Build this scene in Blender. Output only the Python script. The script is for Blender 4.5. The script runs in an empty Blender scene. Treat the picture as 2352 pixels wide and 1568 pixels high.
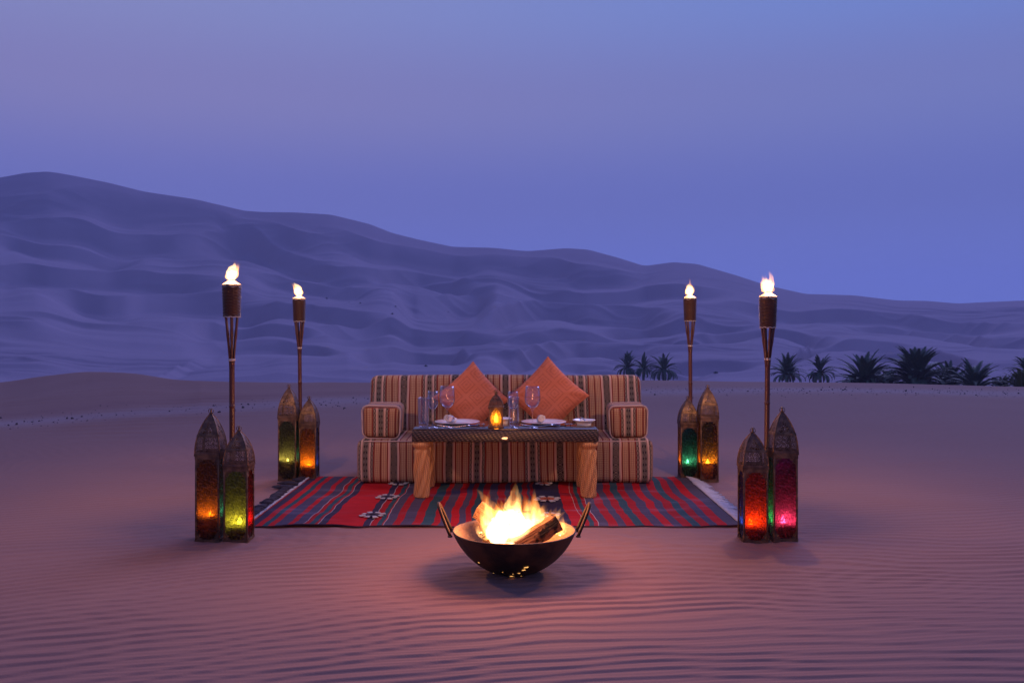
import bpy, bmesh, math, random
import numpy as np
from mathutils import Vector, Matrix, Euler
R = math.radians
PI = math.pi
random.seed(7)
sc = bpy.context.scene
C = sc.collection

# ------------------------------------------------------------------ camera
CAMH = 1.1
FPX = 2091.0                      # focal length in pixels of a 2352 px wide view
cam_d = bpy.data.cameras.new('camera')
cam = bpy.data.objects.new('camera', cam_d)
C.objects.link(cam)
cam.location = (0, 0, CAMH)
cam.rotation_euler = (R(90), 0, 0)
cam_d.sensor_width = 36
cam_d.lens = 36 * FPX / 2352
cam_d.shift_y = -36 / 2352
cam_d.clip_start = 0.05
cam_d.clip_end = 9000
sc.camera = cam

# ------------------------------------------------------------------ world
world = bpy.data.worlds.new('World')
sc.world = world
world.use_nodes = True


def srgb(r, g, b):
    def f(c):
        c /= 255.0
        return c / 12.92 if c <= 0.04045 else ((c + 0.055) / 1.055) ** 2.4
    return (f(r), f(g), f(b), 1.0)


wt = world.node_tree
for n in list(wt.nodes):
    wt.nodes.remove(n)
wo = wt.nodes.new('ShaderNodeOutputWorld')
bg = wt.nodes.new('ShaderNodeBackground')
bg.inputs['Strength'].default_value = 1.0
wt.links.new(bg.outputs[0], wo.inputs[0])
tc = wt.nodes.new('ShaderNodeTexCoord')
sep = wt.nodes.new('ShaderNodeSeparateXYZ')
wt.links.new(tc.outputs['Generated'], sep.inputs[0])


def wramp(stops):
    r = wt.nodes.new('ShaderNodeValToRGB')
    r.color_ramp.interpolation = 'EASE'
    while len(r.color_ramp.elements) < len(stops):
        r.color_ramp.elements.new(0.5)
    for e, (p, c) in zip(r.color_ramp.elements, stops):
        e.position = p
        e.color = srgb(*c)
    wt.links.new(sep.outputs['Z'], r.inputs[0])
    return r


rl = wramp([(0.0, (110, 118, 196)), (0.07, (110, 117, 194)), (0.135, (110, 115, 186)),
            (0.24, (131, 129, 185)), (0.34, (134, 141, 196)), (0.6, (100, 116, 192)), (1.0, (62, 76, 160))])
rr = wramp([(0.0, (108, 122, 204)), (0.07, (107, 120, 199)), (0.135, (104, 115, 188)),
            (0.24, (116, 126, 190)), (0.34, (112, 136, 208)), (0.6, (92, 114, 196)), (1.0, (62, 76, 160))])
mr = wt.nodes.new('ShaderNodeMapRange')
mr.interpolation_type = 'SMOOTHSTEP'
mr.inputs['From Min'].default_value = -0.45
mr.inputs['From Max'].default_value = 0.55
wt.links.new(sep.outputs['X'], mr.inputs['Value'])
mx = wt.nodes.new('ShaderNodeMix')
mx.data_type = 'RGBA'
wt.links.new(mr.outputs[0], mx.inputs[0])
wt.links.new(rl.outputs[0], mx.inputs[6])
wt.links.new(rr.outputs[0], mx.inputs[7])
sky = wt.nodes.new('ShaderNodeTexSky')
sky.sky_type = 'NISHITA'
sky.sun_disc = False
sky.sun_elevation = R(-3)
sky.sun_rotation = R(200)
ad = wt.nodes.new('ShaderNodeMix')
ad.data_type = 'RGBA'
ad.blend_type = 'ADD'
ad.inputs[0].default_value = 0.03
wt.links.new(mx.outputs[2], ad.inputs[6])
wt.links.new(sky.outputs[0], ad.inputs[7])
wt.links.new(ad.outputs[2], bg.inputs['Color'])

# soft afterglow, the only sun
sd = bpy.data.lights.new('dusk_glow', 'SUN')
sun = bpy.data.objects.new('dusk_glow', sd)
C.objects.link(sun)
sd.energy = 1.6
sd.angle = R(30)
sd.color = (0.43, 0.43, 1.0)
sun.rotation_euler = (R(-52), 0, R(-28))       # light arrives from beyond the dunes, high up

sc.view_settings.view_transform = 'Standard'
sc.view_settings.look = 'None'
sc.view_settings.exposure = 0.0
sc.view_settings.gamma = 1.0
sc.view_settings.use_curve_mapping = False
sc.render.engine = 'CYCLES'
sc.cycles.use_denoising = True
try:
    sc.cycles.denoiser = 'OPENIMAGEDENOISE'
except Exception:
    pass
sc.cycles.max_bounces = 8
sc.cycles.diffuse_bounces = 3
sc.cycles.glossy_bounces = 3
sc.cycles.transmission_bounces = 4
sc.cycles.transparent_max_bounces = 24
sc.cycles.volume_bounces = 1
sc.cycles.volume_step_rate = 0.6
sc.cycles.caustics_reflective = False
sc.cycles.caustics_refractive = False
sc.cycles.sample_clamp_indirect = 0.8
sc.cycles.sample_clamp_direct = 8.0


# ------------------------------------------------------------------ materials
class V:
    """socket wrapper: arithmetic on shader values"""
    def __init__(s, nt, sock):
        s.nt, s.s = nt, sock

    def m(s, op, *a, clamp=False):
        n = s.nt.nodes.new('ShaderNodeMath')
        n.operation = op
        n.use_clamp = clamp
        for i, x in enumerate((s,) + a):
            if isinstance(x, V):
                s.nt.links.new(x.s, n.inputs[i])
            else:
                n.inputs[i].default_value = float(x)
        return V(s.nt, n.outputs[0])

    def __add__(s, o): return s.m('ADD', o)
    def __radd__(s, o): return s.m('ADD', o)
    def __sub__(s, o): return s.m('SUBTRACT', o)
    def __rsub__(s, o): return (s * -1.0) + o
    def __mul__(s, o): return s.m('MULTIPLY', o)
    def __rmul__(s, o): return s.m('MULTIPLY', o)
    def __truediv__(s, o): return s.m('DIVIDE', o)
    def abs(s): return s.m('ABSOLUTE')
    def fract(s): return s.m('FRACT')
    def sin(s): return s.m('SINE')
    def floor(s): return s.m('FLOOR')
    def mod(s, o): return s.m('FLOORED_MODULO', o)
    def lt(s, o): return s.m('LESS_THAN', o)
    def gt(s, o): return s.m('GREATER_THAN', o)
    def max(s, o): return s.m('MAXIMUM', o)
    def min(s, o): return s.m('MINIMUM', o)
    def between(s, a, b): return s.gt(a) * s.lt(b)

    def smooth(s, a, b):
        n = s.nt.nodes.new('ShaderNodeMapRange')
        n.interpolation_type = 'SMOOTHSTEP'
        s.nt.links.new(s.s, n.inputs[0])
        n.inputs[1].default_value = a
        n.inputs[2].default_value = b
        return V(s.nt, n.outputs[0])


class Mat:
    def __init__(s, name):
        s.m = bpy.data.materials.new(name)
        s.m.use_nodes = True
        s.nt = s.m.node_tree
        for n in list(s.nt.nodes):
            s.nt.nodes.remove(n)
        s.out = s.n('ShaderNodeOutputMaterial')

    def n(s, t): return s.nt.nodes.new(t)
    def l(s, a, b): s.nt.links.new(a.s if isinstance(a, V) else a, b)

    def coord(s, which='Object'):
        t = s.n('ShaderNodeTexCoord')
        return t.outputs[which]

    def xyz(s, which='Object'):
        q = s.n('ShaderNodeSeparateXYZ')
        s.l(s.coord(which), q.inputs[0])
        return tuple(V(s.nt, o) for o in q.outputs)

    def noise(s, scale, detail=3, vec=None, stretch=None, rough=0.55):
        n = s.n('ShaderNodeTexNoise')
        n.inputs['Scale'].default_value = scale
        n.inputs['Detail'].default_value = detail
        n.inputs['Roughness'].default_value = rough
        vec = vec or s.coord()
        if stretch:
            mp = s.n('ShaderNodeMapping')
            mp.inputs['Scale'].default_value = stretch
            s.l(vec, mp.inputs[0])
            vec = mp.outputs[0]
        s.l(vec, n.inputs['Vector'])
        return V(s.nt, n.outputs[0])

    def voro(s, scale, vec=None, feature='F1'):
        n = s.n('ShaderNodeTexVoronoi')
        n.feature = feature
        n.inputs['Scale'].default_value = scale
        s.l(vec or s.coord(), n.inputs['Vector'])
        return V(s.nt, n.outputs[0])

    def mix(s, f, a, b, mode='MIX'):
        n = s.n('ShaderNodeMix')
        n.data_type = 'RGBA'
        n.blend_type = mode
        for i, x in ((0, f), (6, a), (7, b)):
            if isinstance(x, V):
                s.l(x, n.inputs[i])
            elif hasattr(x, 'is_linked'):
                s.l(x, n.inputs[i])
            elif i == 0:
                n.inputs[0].default_value = x
            else:
                n.inputs[i].default_value = tuple(x)[:3] + (1.0,)
        return n.outputs[2]

    def bump(s, h, strength=0.3, dist=0.01):
        b = s.n('ShaderNodeBump')
        b.inputs['Strength'].default_value = strength
        b.inputs['Distance'].default_value = dist
        s.l(h, b.inputs['Height'])
        return b.outputs[0]

    def principled(s, color, rough=0.6, metal=0.0, normal=None, spec=0.5, **kw):
        p = s.n('ShaderNodeBsdfPrincipled')
        if hasattr(color, 'is_linked'):
            s.l(color, p.inputs['Base Color'])
        else:
            p.inputs['Base Color'].default_value = tuple(color)[:3] + (1.0,)
        if isinstance(rough, V):
            s.l(rough, p.inputs['Roughness'])
        else:
            p.inputs['Roughness'].default_value = rough
        p.inputs['Metallic'].default_value = metal
        p.inputs['Specular IOR Level'].default_value = spec
        if normal is not None:
            s.l(normal, p.inputs['Normal'])
        for k, v in kw.items():
            p.inputs[k].default_value = v
        return p

    def done(s, shader):
        s.l(shader.outputs[0] if hasattr(shader, 'outputs') else shader, s.out.inputs[0])
        return s.m


def plain(name, col, rough=0.6, metal=0.0, nscale=40, var=0.25, bump=0.15, dist=0.004, spec=0.5):
    a = Mat(name)
    f = a.noise(nscale, 4)
    c = a.mix(f, [x * (1 - var) for x in col], [min(1, x * (1 + var)) for x in col])
    return a.done(a.principled(c, rough, metal, a.bump(f, bump, dist), spec))


M = {}


def mat_sand():
    a = Mat('sand')
    ca = a.n('ShaderNodeVertexColor')
    ca.layer_name = 'gravelly'
    q = a.n('ShaderNodeSeparateColor')
    a.l(ca.outputs[0], q.inputs[0])
    g = V(a.nt, q.outputs[0])
    band = V(a.nt, q.outputs[1])
    pos = a.coord('Object')
    big = a.noise(0.5, 3, pos)
    fine = a.noise(130, 2, pos)
    mid = a.noise(9, 4, pos)
    c = a.mix(big, (0.285, 0.150, 0.118), (0.33, 0.178, 0.138))
    c = a.mix(fine * 0.4, c, (0.225, 0.11, 0.09))
    c = a.mix(band * 0.6, c, (0.25, 0.125, 0.105))
    speck = a.voro(16, pos)
    c = a.mix(g * 0.5, c, (0.35, 0.26, 0.26))
    c = a.mix(g * speck.lt(0.16) * mid.gt(0.5) * 0.7, c, (0.14, 0.10, 0.11))
    h = fine * 0.5 + mid * 0.6
    return a.done(a.principled(c, 0.9, 0, a.bump(h, 0.35, 0.006), 0.15))


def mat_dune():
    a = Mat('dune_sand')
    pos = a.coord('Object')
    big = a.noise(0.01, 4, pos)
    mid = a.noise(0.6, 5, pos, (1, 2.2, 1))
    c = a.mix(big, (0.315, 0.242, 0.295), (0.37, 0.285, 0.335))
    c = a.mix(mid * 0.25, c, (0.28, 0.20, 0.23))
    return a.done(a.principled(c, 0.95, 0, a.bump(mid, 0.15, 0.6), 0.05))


def mat_fabric():
    """woven tribal stripe: diamonds, dots and plain tan bands across u, repeating down v (metres)"""
    a = Mat('striped_woven_fabric')
    uv = a.n('ShaderNodeUVMap')
    uv.uv_map = 'cloth'
    q = a.n('ShaderNodeSeparateXYZ')
    a.l(uv.outputs[0], q.inputs[0])
    u, v = V(a.nt, q.outputs[0]), V(a.nt, q.outputs[1])
    u = u + (a.noise(3.2, 2) - 0.5) * 0.022
    P = 0.384
    s = (u * (1 / P) + 0.5).fract() - 0.5
    A = s.abs() * 375.0
    B = 187.5 - A
    cream, tan, black = (0.50, 0.37, 0.29), (0.50, 0.335, 0.265), (0.010, 0.008, 0.009)
    red, gold, rust = (0.30, 0.04, 0.025), (0.48, 0.32, 0.18), (0.265, 0.115, 0.075)
    c = a.mix(a.noise(70, 2), [x * .9 for x in tan], [x * 1.1 for x in tan])
    # checked field
    k = 0.0125
    chk = ((u * (1 / k)).fract() - 0.5).abs() + ((v * (1 / k)).fract() - 0.5).abs()
    fld = a.mix(chk.lt(0.47), rust, gold)
    k2 = 0.0068
    dots = ((v * (1 / (k2 * 2))).fract()).lt(0.5)
    dark = a.mix(dots, (0.03, 0.015, 0.015), red)
    fld = a.mix(A.between(83, 92).max(A.between(40, 47)).max(A.between(127, 134)), fld, dark)
    c = a.mix(A.between(40, 134), c, fld)
    # narrow o-x-o stripe
    w = (A - 144.0).abs() * (1 / 10.0)
    f = ((v * (1 / 0.032)).fract() - 0.5).abs() * 2.0
    ring = (w * 0.8 + f).between(0.28, 0.5).max(((w - (f - 0.55).abs() * 2.6).abs().lt(0.2)) * f.gt(0.55))
    c = a.mix(w.lt(1.0), c, a.mix(ring, black, cream))
    c = a.mix(A.between(133, 135.5), c, red)
    # bold black diamond stripe
    w = A * (1 / 22.0)
    f = ((v * (1 / 0.054)).fract() - 0.5).abs() * 2.0
    d = w * 0.62 + f
    lines = d.between(0.43, 0.53).max(d.lt(0.10)).max((w * 0.62 - (1.0 - f)).abs().lt(0.05))
    c = a.mix(w.lt(1.0), c, a.mix(lines, black, cream))
    c = a.mix(A.between(25, 27), c, (0.16, 0.05, 0.04))
    c = a.mix(A.between(37.5, 40), c, red)
    c = a.mix(A.between(22, 25), c, cream)
    # grey diamond stripe
    w = B * (1 / 14.0)
    f = ((v * (1 / 0.042)).fract() - 0.5).abs() * 2.0
    d = w * 0.7 + f
    lines = d.between(0.40, 0.53).max(d.lt(0.11)).max(d.between(0.86, 0.96))
    g = a.mix(lines, (0.012, 0.010, 0.012), (0.40, 0.33, 0.27))
    c = a.mix(w.lt(1.0), c, g)
    c = a.mix(B.between(14, 16), c, cream)
    c = a.mix(B.between(16, 19), c, black)
    c = a.mix(B.between(21, 22.5), c, (0.2, 0.07, 0.05))
    thread = a.noise(700, 1)
    c = a.mix(a.noise(5, 3) * 0.1, c, (0.12, 0.08, 0.07))
    return a.done(a.principled(c, 0.92, 0, a.bump(thread + a.noise(12, 3) * 2.0, 0.25, 0.002), 0.15))


def mat_edging():
    a = Mat('woven_edging')
    x, y, z = a.xyz('Object')
    f = ((y * 55.0).fract()).lt(0.5)
    c = a.mix(f, (0.42, 0.30, 0.27), (0.50, 0.38, 0.34))
    return a.done(a.principled(c, 0.9, 0, None, 0.15))


def mat_cushion():
    a = Mat('terracotta_key_weave')
    uv = a.n('ShaderNodeUVMap')
    uv.uv_map = 'cloth'
    q = a.n('ShaderNodeSeparateXYZ')
    a.l(uv.outputs[0], q.inputs[0])
    u, v = V(a.nt, q.outputs[0]), V(a.nt, q.outputs[1])
    k = 0.135
    fx = ((u * (1 / k)).fract() - 0.5).abs() * 2.0
    fy = ((v * (1 / k)).fract() - 0.5).abs() * 2.0
    ring = (fx.max(fy) * 3.0).fract().lt(0.40)
    gap = (((u - v) * (1 / 0.03)).fract()).lt(0.8)
    key = ring * gap
    tiny = ((u * (1 / 0.013)).fract().lt(0.35)).max((v * (1 / 0.013)).fract().lt(0.35))
    base = a.mix(a.noise(6, 3), (0.58, 0.17, 0.085), (0.66, 0.22, 0.115))
    c = a.mix(tiny * 0.35, base, (0.36, 0.075, 0.04))
    c = a.mix(key * 0.42, c, (0.25, 0.055, 0.03))
    return a.done(a.principled(c, 0.85, 0, a.bump(a.noise(500, 1) + key, 0.25, 0.0015), 0.2))


def mat_rug():
    a = Mat('flatweave_rug')
    ca = a.n('ShaderNodeVertexColor')
    ca.layer_name = 'stripe'
    pos = a.coord('Object')
    streak = a.noise(22, 4, pos, (0.35, 3.0, 1))
    f2 = a.noise(2.2, 4, pos, (1, 3, 1))
    c = a.mix(0.8, ca.outputs[0], a.mix(streak, (0.45, 0.45, 0.47), (1.35, 1.35, 1.35)), 'MULTIPLY')
    c = a.mix(f2.smooth(0.52, 0.75) * 0.22, c, (0.30, 0.29, 0.38))
    rib = (a.xyz()[1] * 420.0).sin()
    return a.done(a.principled(c, 0.95, 0, a.bump(rib * 0.3 + streak, 0.3, 0.003), 0.1))


def mat_wicker_dark():
    a = Mat('dark_woven_rattan')
    x, y, z = a.xyz()
    t = x + y
    p = (t + z * 0.8) * (1 / 0.028)
    r = (z - t * 0.12) * (1 / 0.0125)
    cell = ((p.fract() - 0.5).abs()) * 2.0
    dash = cell.lt(0.5) * ((r + (p.floor() * 0.5)).fract() - 0.5).abs().lt(0.26)
    edge = (p.fract() - 0.5).abs().m('MULTIPLY', 2.0)
    nz = a.noise(60, 3)
    c = a.mix(dash * nz, (0.014, 0.009, 0.008), (0.24, 0.16, 0.115))
    h = dash + edge * 0.4
    return a.done(a.principled(c, 0.38, 0, a.bump(h, 0.8, 0.004), 0.5))


def mat_wicker_light():
    a = Mat('honey_woven_rattan')
    uv = a.n('ShaderNodeUVMap')
    uv.uv_map = 'cloth'
    q = a.n('ShaderNodeSeparateXYZ')
    a.l(uv.outputs[0], q.inputs[0])
    u, v = V(a.nt, q.outputs[0]), V(a.nt, q.outputs[1])
    p = u * (1 / 0.025)
    zig = (p.fract() - 0.5).abs() * 2.0
    r = (v * (1 / 0.0125) + zig * 1.3)
    line = (r.fract() - 0.5).abs() * 2.0
    gap = line.gt(0.72).max(zig.gt(0.9)).max(zig.lt(0.08))
    nz = a.noise(45, 3)
    c = a.mix(nz, (0.56, 0.25, 0.085), (0.80, 0.43, 0.17))
    c = a.mix(gap * 0.85, c, (0.12, 0.04, 0.015))
    return a.done(a.principled(c, 0.5, 0, a.bump(line * -1.0, 0.6, 0.004), 0.4))


def mat_brass():
    a = Mat('antique_brass')
    f = a.noise(35, 5)
    c = a.mix(f.smooth(0.35, 0.7), (0.085, 0.048, 0.030), (0.22, 0.125, 0.065))
    return a.done(a.principled(c, 0.48, 0.7, a.bump(a.noise(180, 3), 0.3, 0.002), 0.5))


def mat_pierced():
    a = Mat('pierced_brass')
    uv = a.n('ShaderNodeUVMap')
    uv.uv_map = 'cloth'
    q = a.n('ShaderNodeSeparateXYZ')
    a.l(uv.outputs[0], q.inputs[0])
    u, t = V(a.nt, q.outputs[0]), V(a.nt, q.outputs[1])     # u -1..1 across, t 0..1 up
    f = a.noise(35, 5)
    c = a.mix(f.smooth(0.35, 0.7), (0.095, 0.055, 0.038), (0.21, 0.125, 0.075))
    # rows of rosettes low down, a triangle of scrollwork above
    k = 0.115
    cx = ((u * 2.15).fract() - 0.5) * 2.0
    cy = ((t * (1 / k) + 0.3).fract() - 0.5) * 2.0
    rad = (cx * cx + cy * cy).m('POWER', 0.5)
    ang = cy.m('ARCTAN2', cx)
    petal = (ang * 6.0).sin()
    rose = rad.between(0.28, 0.55) * petal.gt(-0.1)
    rose = rose.max(rad.between(0.72, 0.98) * petal.lt(0.1)).max(rad.lt(0.14)).max(rad.gt(1.12))
    low = t.between(0.06, 0.42) * u.abs().lt(0.86)
    vor = a.voro(110, a.coord('Object'), 'DISTANCE_TO_EDGE')
    tri = t.between(0.5, 0.8) * ((u.abs() * 1.0) + (t - 0.5) * 2.0).lt(0.72) * vor.gt(0.16)
    hole = (low * rose).max(tri)
    hole = hole * a.noise(60, 2).gt(0.34)
    p = a.principled(c, 0.48, 0.65, a.bump(hole * -1.0 + a.noise(180, 3) * 0.3, 0.5, 0.002), 0.5)
    tr = a.n('ShaderNodeBsdfTransparent')
    m = a.n('ShaderNodeMixShader')
    a.l(hole, m.inputs[0])
    a.l(p.outputs[0], m.inputs[1])
    a.l(tr.outputs[0], m.inputs[2])
    return a.done(m)


def mat_pane(name, col, clear=0.45):
    """hammered coloured glass: part clear, part milky"""
    a = Mat(name)
    tr = a.n('ShaderNodeBsdfTransparent')
    tl = a.n('ShaderNodeBsdfTranslucent')
    vor = a.voro(95, a.coord('Object'), 'SMOOTH_F1')
    nz = a.noise(60, 3)
    c = a.mix(nz.smooth(0.3, 0.7), [x * 0.75 for x in col], [min(1.0, x * 1.15) for x in col])
    a.l(c, tr.inputs[0])
    a.l(c, tl.inputs[0])
    bm_ = a.bump(vor, 0.9, 0.004)
    a.l(bm_, tl.inputs['Normal'])
    m = a.n('ShaderNodeMixShader')
    a.l((vor * 1.2 + (1 - clear) - 0.48).m('MINIMUM', 0.9).m('MAXIMUM', 0.1), m.inputs[0])
    a.l(tr.outputs[0], m.inputs[1])
    a.l(tl.outputs[0], m.inputs[2])
    gl = a.n('ShaderNodeBsdfGlossy')
    gl.inputs['Roughness'].default_value = 0.12
    a.l(bm_, gl.inputs['Normal'])
    fr = a.n('ShaderNodeFresnel')
    fr.inputs[0].default_value = 1.45
    a.l(bm_, fr.inputs['Normal'])
    m2 = a.n('ShaderNodeMixShader')
    a.l(V(a.nt, fr.outputs[0]) * 0.7, m2.inputs[0])
    a.l(m.outputs[0], m2.inputs[1])
    a.l(gl.outputs[0], m2.inputs[2])
    return a.done(m2)


def mat_thin_glass(name='drinking_glass', tint=(0.97, 0.98, 1.0), rough=0.02, bumpy=0.0, ior=1.5):
    a = Mat(name)
    tr = a.n('ShaderNodeBsdfTransparent')
    tr.inputs[0].default_value = tint + (1,)
    gl = a.n('ShaderNodeBsdfGlossy')
    gl.inputs['Roughness'].default_value = rough
    b = None
    if bumpy:
        b = a.bump(a.voro(160, a.coord('Object')), bumpy, 0.004)
        a.l(b, gl.inputs['Normal'])
    # reflectance of a thin pane (same from either side)
    ge = a.n('ShaderNodeNewGeometry')
    dp = a.n('ShaderNodeVectorMath')
    dp.operation = 'DOT_PRODUCT'
    a.l(b if b is not None else ge.outputs['Normal'], dp.inputs[0])
    a.l(ge.outputs['Incoming'], dp.inputs[1])
    fr = (1 - V(a.nt, dp.outputs['Value']).abs()).m('MAXIMUM', 0.0).m('POWER', 2.6) * 0.95 + 0.07
    m = a.n('ShaderNodeMixShader')
    a.l(fr, m.inputs[0])
    a.l(tr.outputs[0], m.inputs[1])
    a.l(gl.outputs[0], m.inputs[2])
    return a.done(m)


def mat_emit(name, col, strength):
    a = Mat(name)
    e = a.n('ShaderNodeEmission')
    nz = a.noise(30, 2)
    a.l(a.mix(nz, col, [min(1, x * 1.1) for x in col]), e.inputs[0])
    e.inputs[1].default_value = strength
    return a.done(e)


def mat_flame(name, col, strength, fade=True):
    """glowing gas: emission only, brightest where the flame is thick, thinning to the tip, streaked upwards"""
    a = Mat(name)
    e = a.n('ShaderNodeEmission')
    e.inputs[0].default_value = tuple(col) + (1,)
    e.inputs[1].default_value = strength
    if fade:
        gx, gy, gz_ = a.xyz('Generated')
        nz = a.noise(38, 3, None, (1, 1, 0.22)).smooth(0.36, 0.66)
        k = (1 - gz_).m('MAXIMUM', 0.0).m('POWER', 1.25) * 1.7 + 0.10
        a.l(k * (nz * 1.5 + 0.12) * strength, e.inputs[1])
    a.nt.links.new(e.outputs[0], a.out.inputs['Volume'])
    return a.m


def mat_wood():
    a = Mat('split_firewood')
    nz = a.noise(14, 5, None, (1, 9, 9))
    c = a.mix(nz, (0.07, 0.032, 0.016), (0.30, 0.15, 0.075))
    c = a.mix(a.noise(16, 4).smooth(0.5, 0.62), c, (0.012, 0.010, 0.010))
    return a.done(a.principled(c, 0.85, 0, a.bump(nz, 0.8, 0.02), 0.2))


def mat_iron():
    a = Mat('rusty_iron')
    nz = a.noise(9, 6)
    f = a.noise(70, 3)
    c = a.mix(nz.smooth(0.4, 0.65), (0.022, 0.014, 0.010), (0.085, 0.038, 0.018))
    return a.done(a.principled(c, 0.62, 0.3, a.bump(f + nz, 0.35, 0.004), 0.4))


def mat_bamboo():
    a = Mat('stained_bamboo')
    nz = a.noise(30, 4, None, (4, 4, 0.4))
    c = a.mix(nz, (0.045, 0.014, 0.008), (0.15, 0.045, 0.02))
    return a.done(a.principled(c, 0.32, 0, a.bump(nz, 0.2, 0.002), 0.5))


def mat_leaf(name, c1, c2):
    a = Mat(name)
    nz = a.noise(1.3, 3)
    return a.done(a.principled(a.mix(nz, c1, c2), 0.6, 0, None, 0.3))


M['sand'] = mat_sand()
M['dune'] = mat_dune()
M['fabric'] = mat_fabric()
M['edging'] = mat_edging()
M['cushion'] = mat_cushion()
M['rug'] = mat_rug()
M['fringe'] = plain('cream_fringe', (0.5, 0.48, 0.5), 0.9)
M['dark_tassel'] = plain('dark_wool_tassel', (0.03, 0.026, 0.04), 0.95)
M['motif'] = plain('white_wool', (0.42, 0.40, 0.38), 0.95)
M['motif_dark'] = plain('dark_wool', (0.045, 0.03, 0.05), 0.95)
M['wicker_dark'] = mat_wicker_dark()
M['wicker_light'] = mat_wicker_light()
M['brass'] = mat_brass()
M['pierced'] = mat_pierced()
M['glass'] = mat_thin_glass()
M['glass_cut'] = mat_thin_glass('textured_glass', (0.90, 0.92, 0.98), 0.05, 0.9)
M['porcelain'] = plain('white_porcelain', (0.72, 0.71, 0.70), 0.12, 0, 8, 0.03, 0.0, 0.001, 0.6)
M['steel'] = plain('polished_steel', (0.62, 0.6, 0.58), 0.24, 1.0, 60, 0.08, 0.03, 0.001)
M['linen'] = plain('white_linen', (0.74, 0.70, 0.64), 0.9, 0, 200, 0.1, 0.4, 0.002)
M['wood'] = mat_wood()
M['iron'] = mat_iron()
M['ash'] = plain('pale_ash_sand', (0.27, 0.17, 0.105), 0.95, 0, 60, 0.3, 0.5, 0.01)
M['bamboo'] = mat_bamboo()
M['wicker_torch'] = plain('torch_wicker', (0.085, 0.034, 0.014), 0.36, 0, 90, 0.5, 0.4, 0.004)
M['rope'] = plain('cotton_cord', (0.62, 0.54, 0.44), 0.9)
M['tin'] = plain('tin_cap', (0.42, 0.30, 0.18), 0.4, 0.7)
M['wax'] = None
M['palm_leaf'] = mat_leaf('palm_frond', (0.045, 0.070, 0.045), (0.095, 0.125, 0.075))
M['palm_leaf_olive'] = mat_leaf('olive_frond', (0.07, 0.085, 0.02), (0.14, 0.15, 0.035))
M['palm_trunk'] = plain('palm_bark', (0.07, 0.055, 0.045), 0.9, 0, 6, 0.4, 0.6, 0.05)
M['shrub'] = mat_leaf('dry_shrub', (0.03, 0.035, 0.03), (0.07, 0.065, 0.045))
M['stone'] = plain('dark_pebble', (0.10, 0.075, 0.08), 0.85)
M['candle_flame'] = mat_emit('candle_flame', (1.0, 0.60, 0.20), 250.0)
M['ember'] = mat_emit('ember_glow', (1.0, 0.45, 0.13), 1.5)
M['wick'] = plain('burnt_wick', (0.01, 0.01, 0.01), 0.9)


def mat_wax():
    a = Mat('candle_wax')
    d = a.n('ShaderNodeBsdfDiffuse')
    t = a.n('ShaderNodeBsdfTranslucent')
    c = a.mix(a.noise(60, 3), (0.93, 0.72, 0.42), (0.97, 0.80, 0.52))
    a.l(c, d.inputs[0])
    a.l(c, t.inputs[0])
    m = a.n('ShaderNodeMixShader')
    m.inputs[0].default_value = 0.72
    a.l(d.outputs[0], m.inputs[1])
    a.l(t.outputs[0], m.inputs[2])
    return a.done(m)


M['wax'] = mat_wax()


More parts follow.
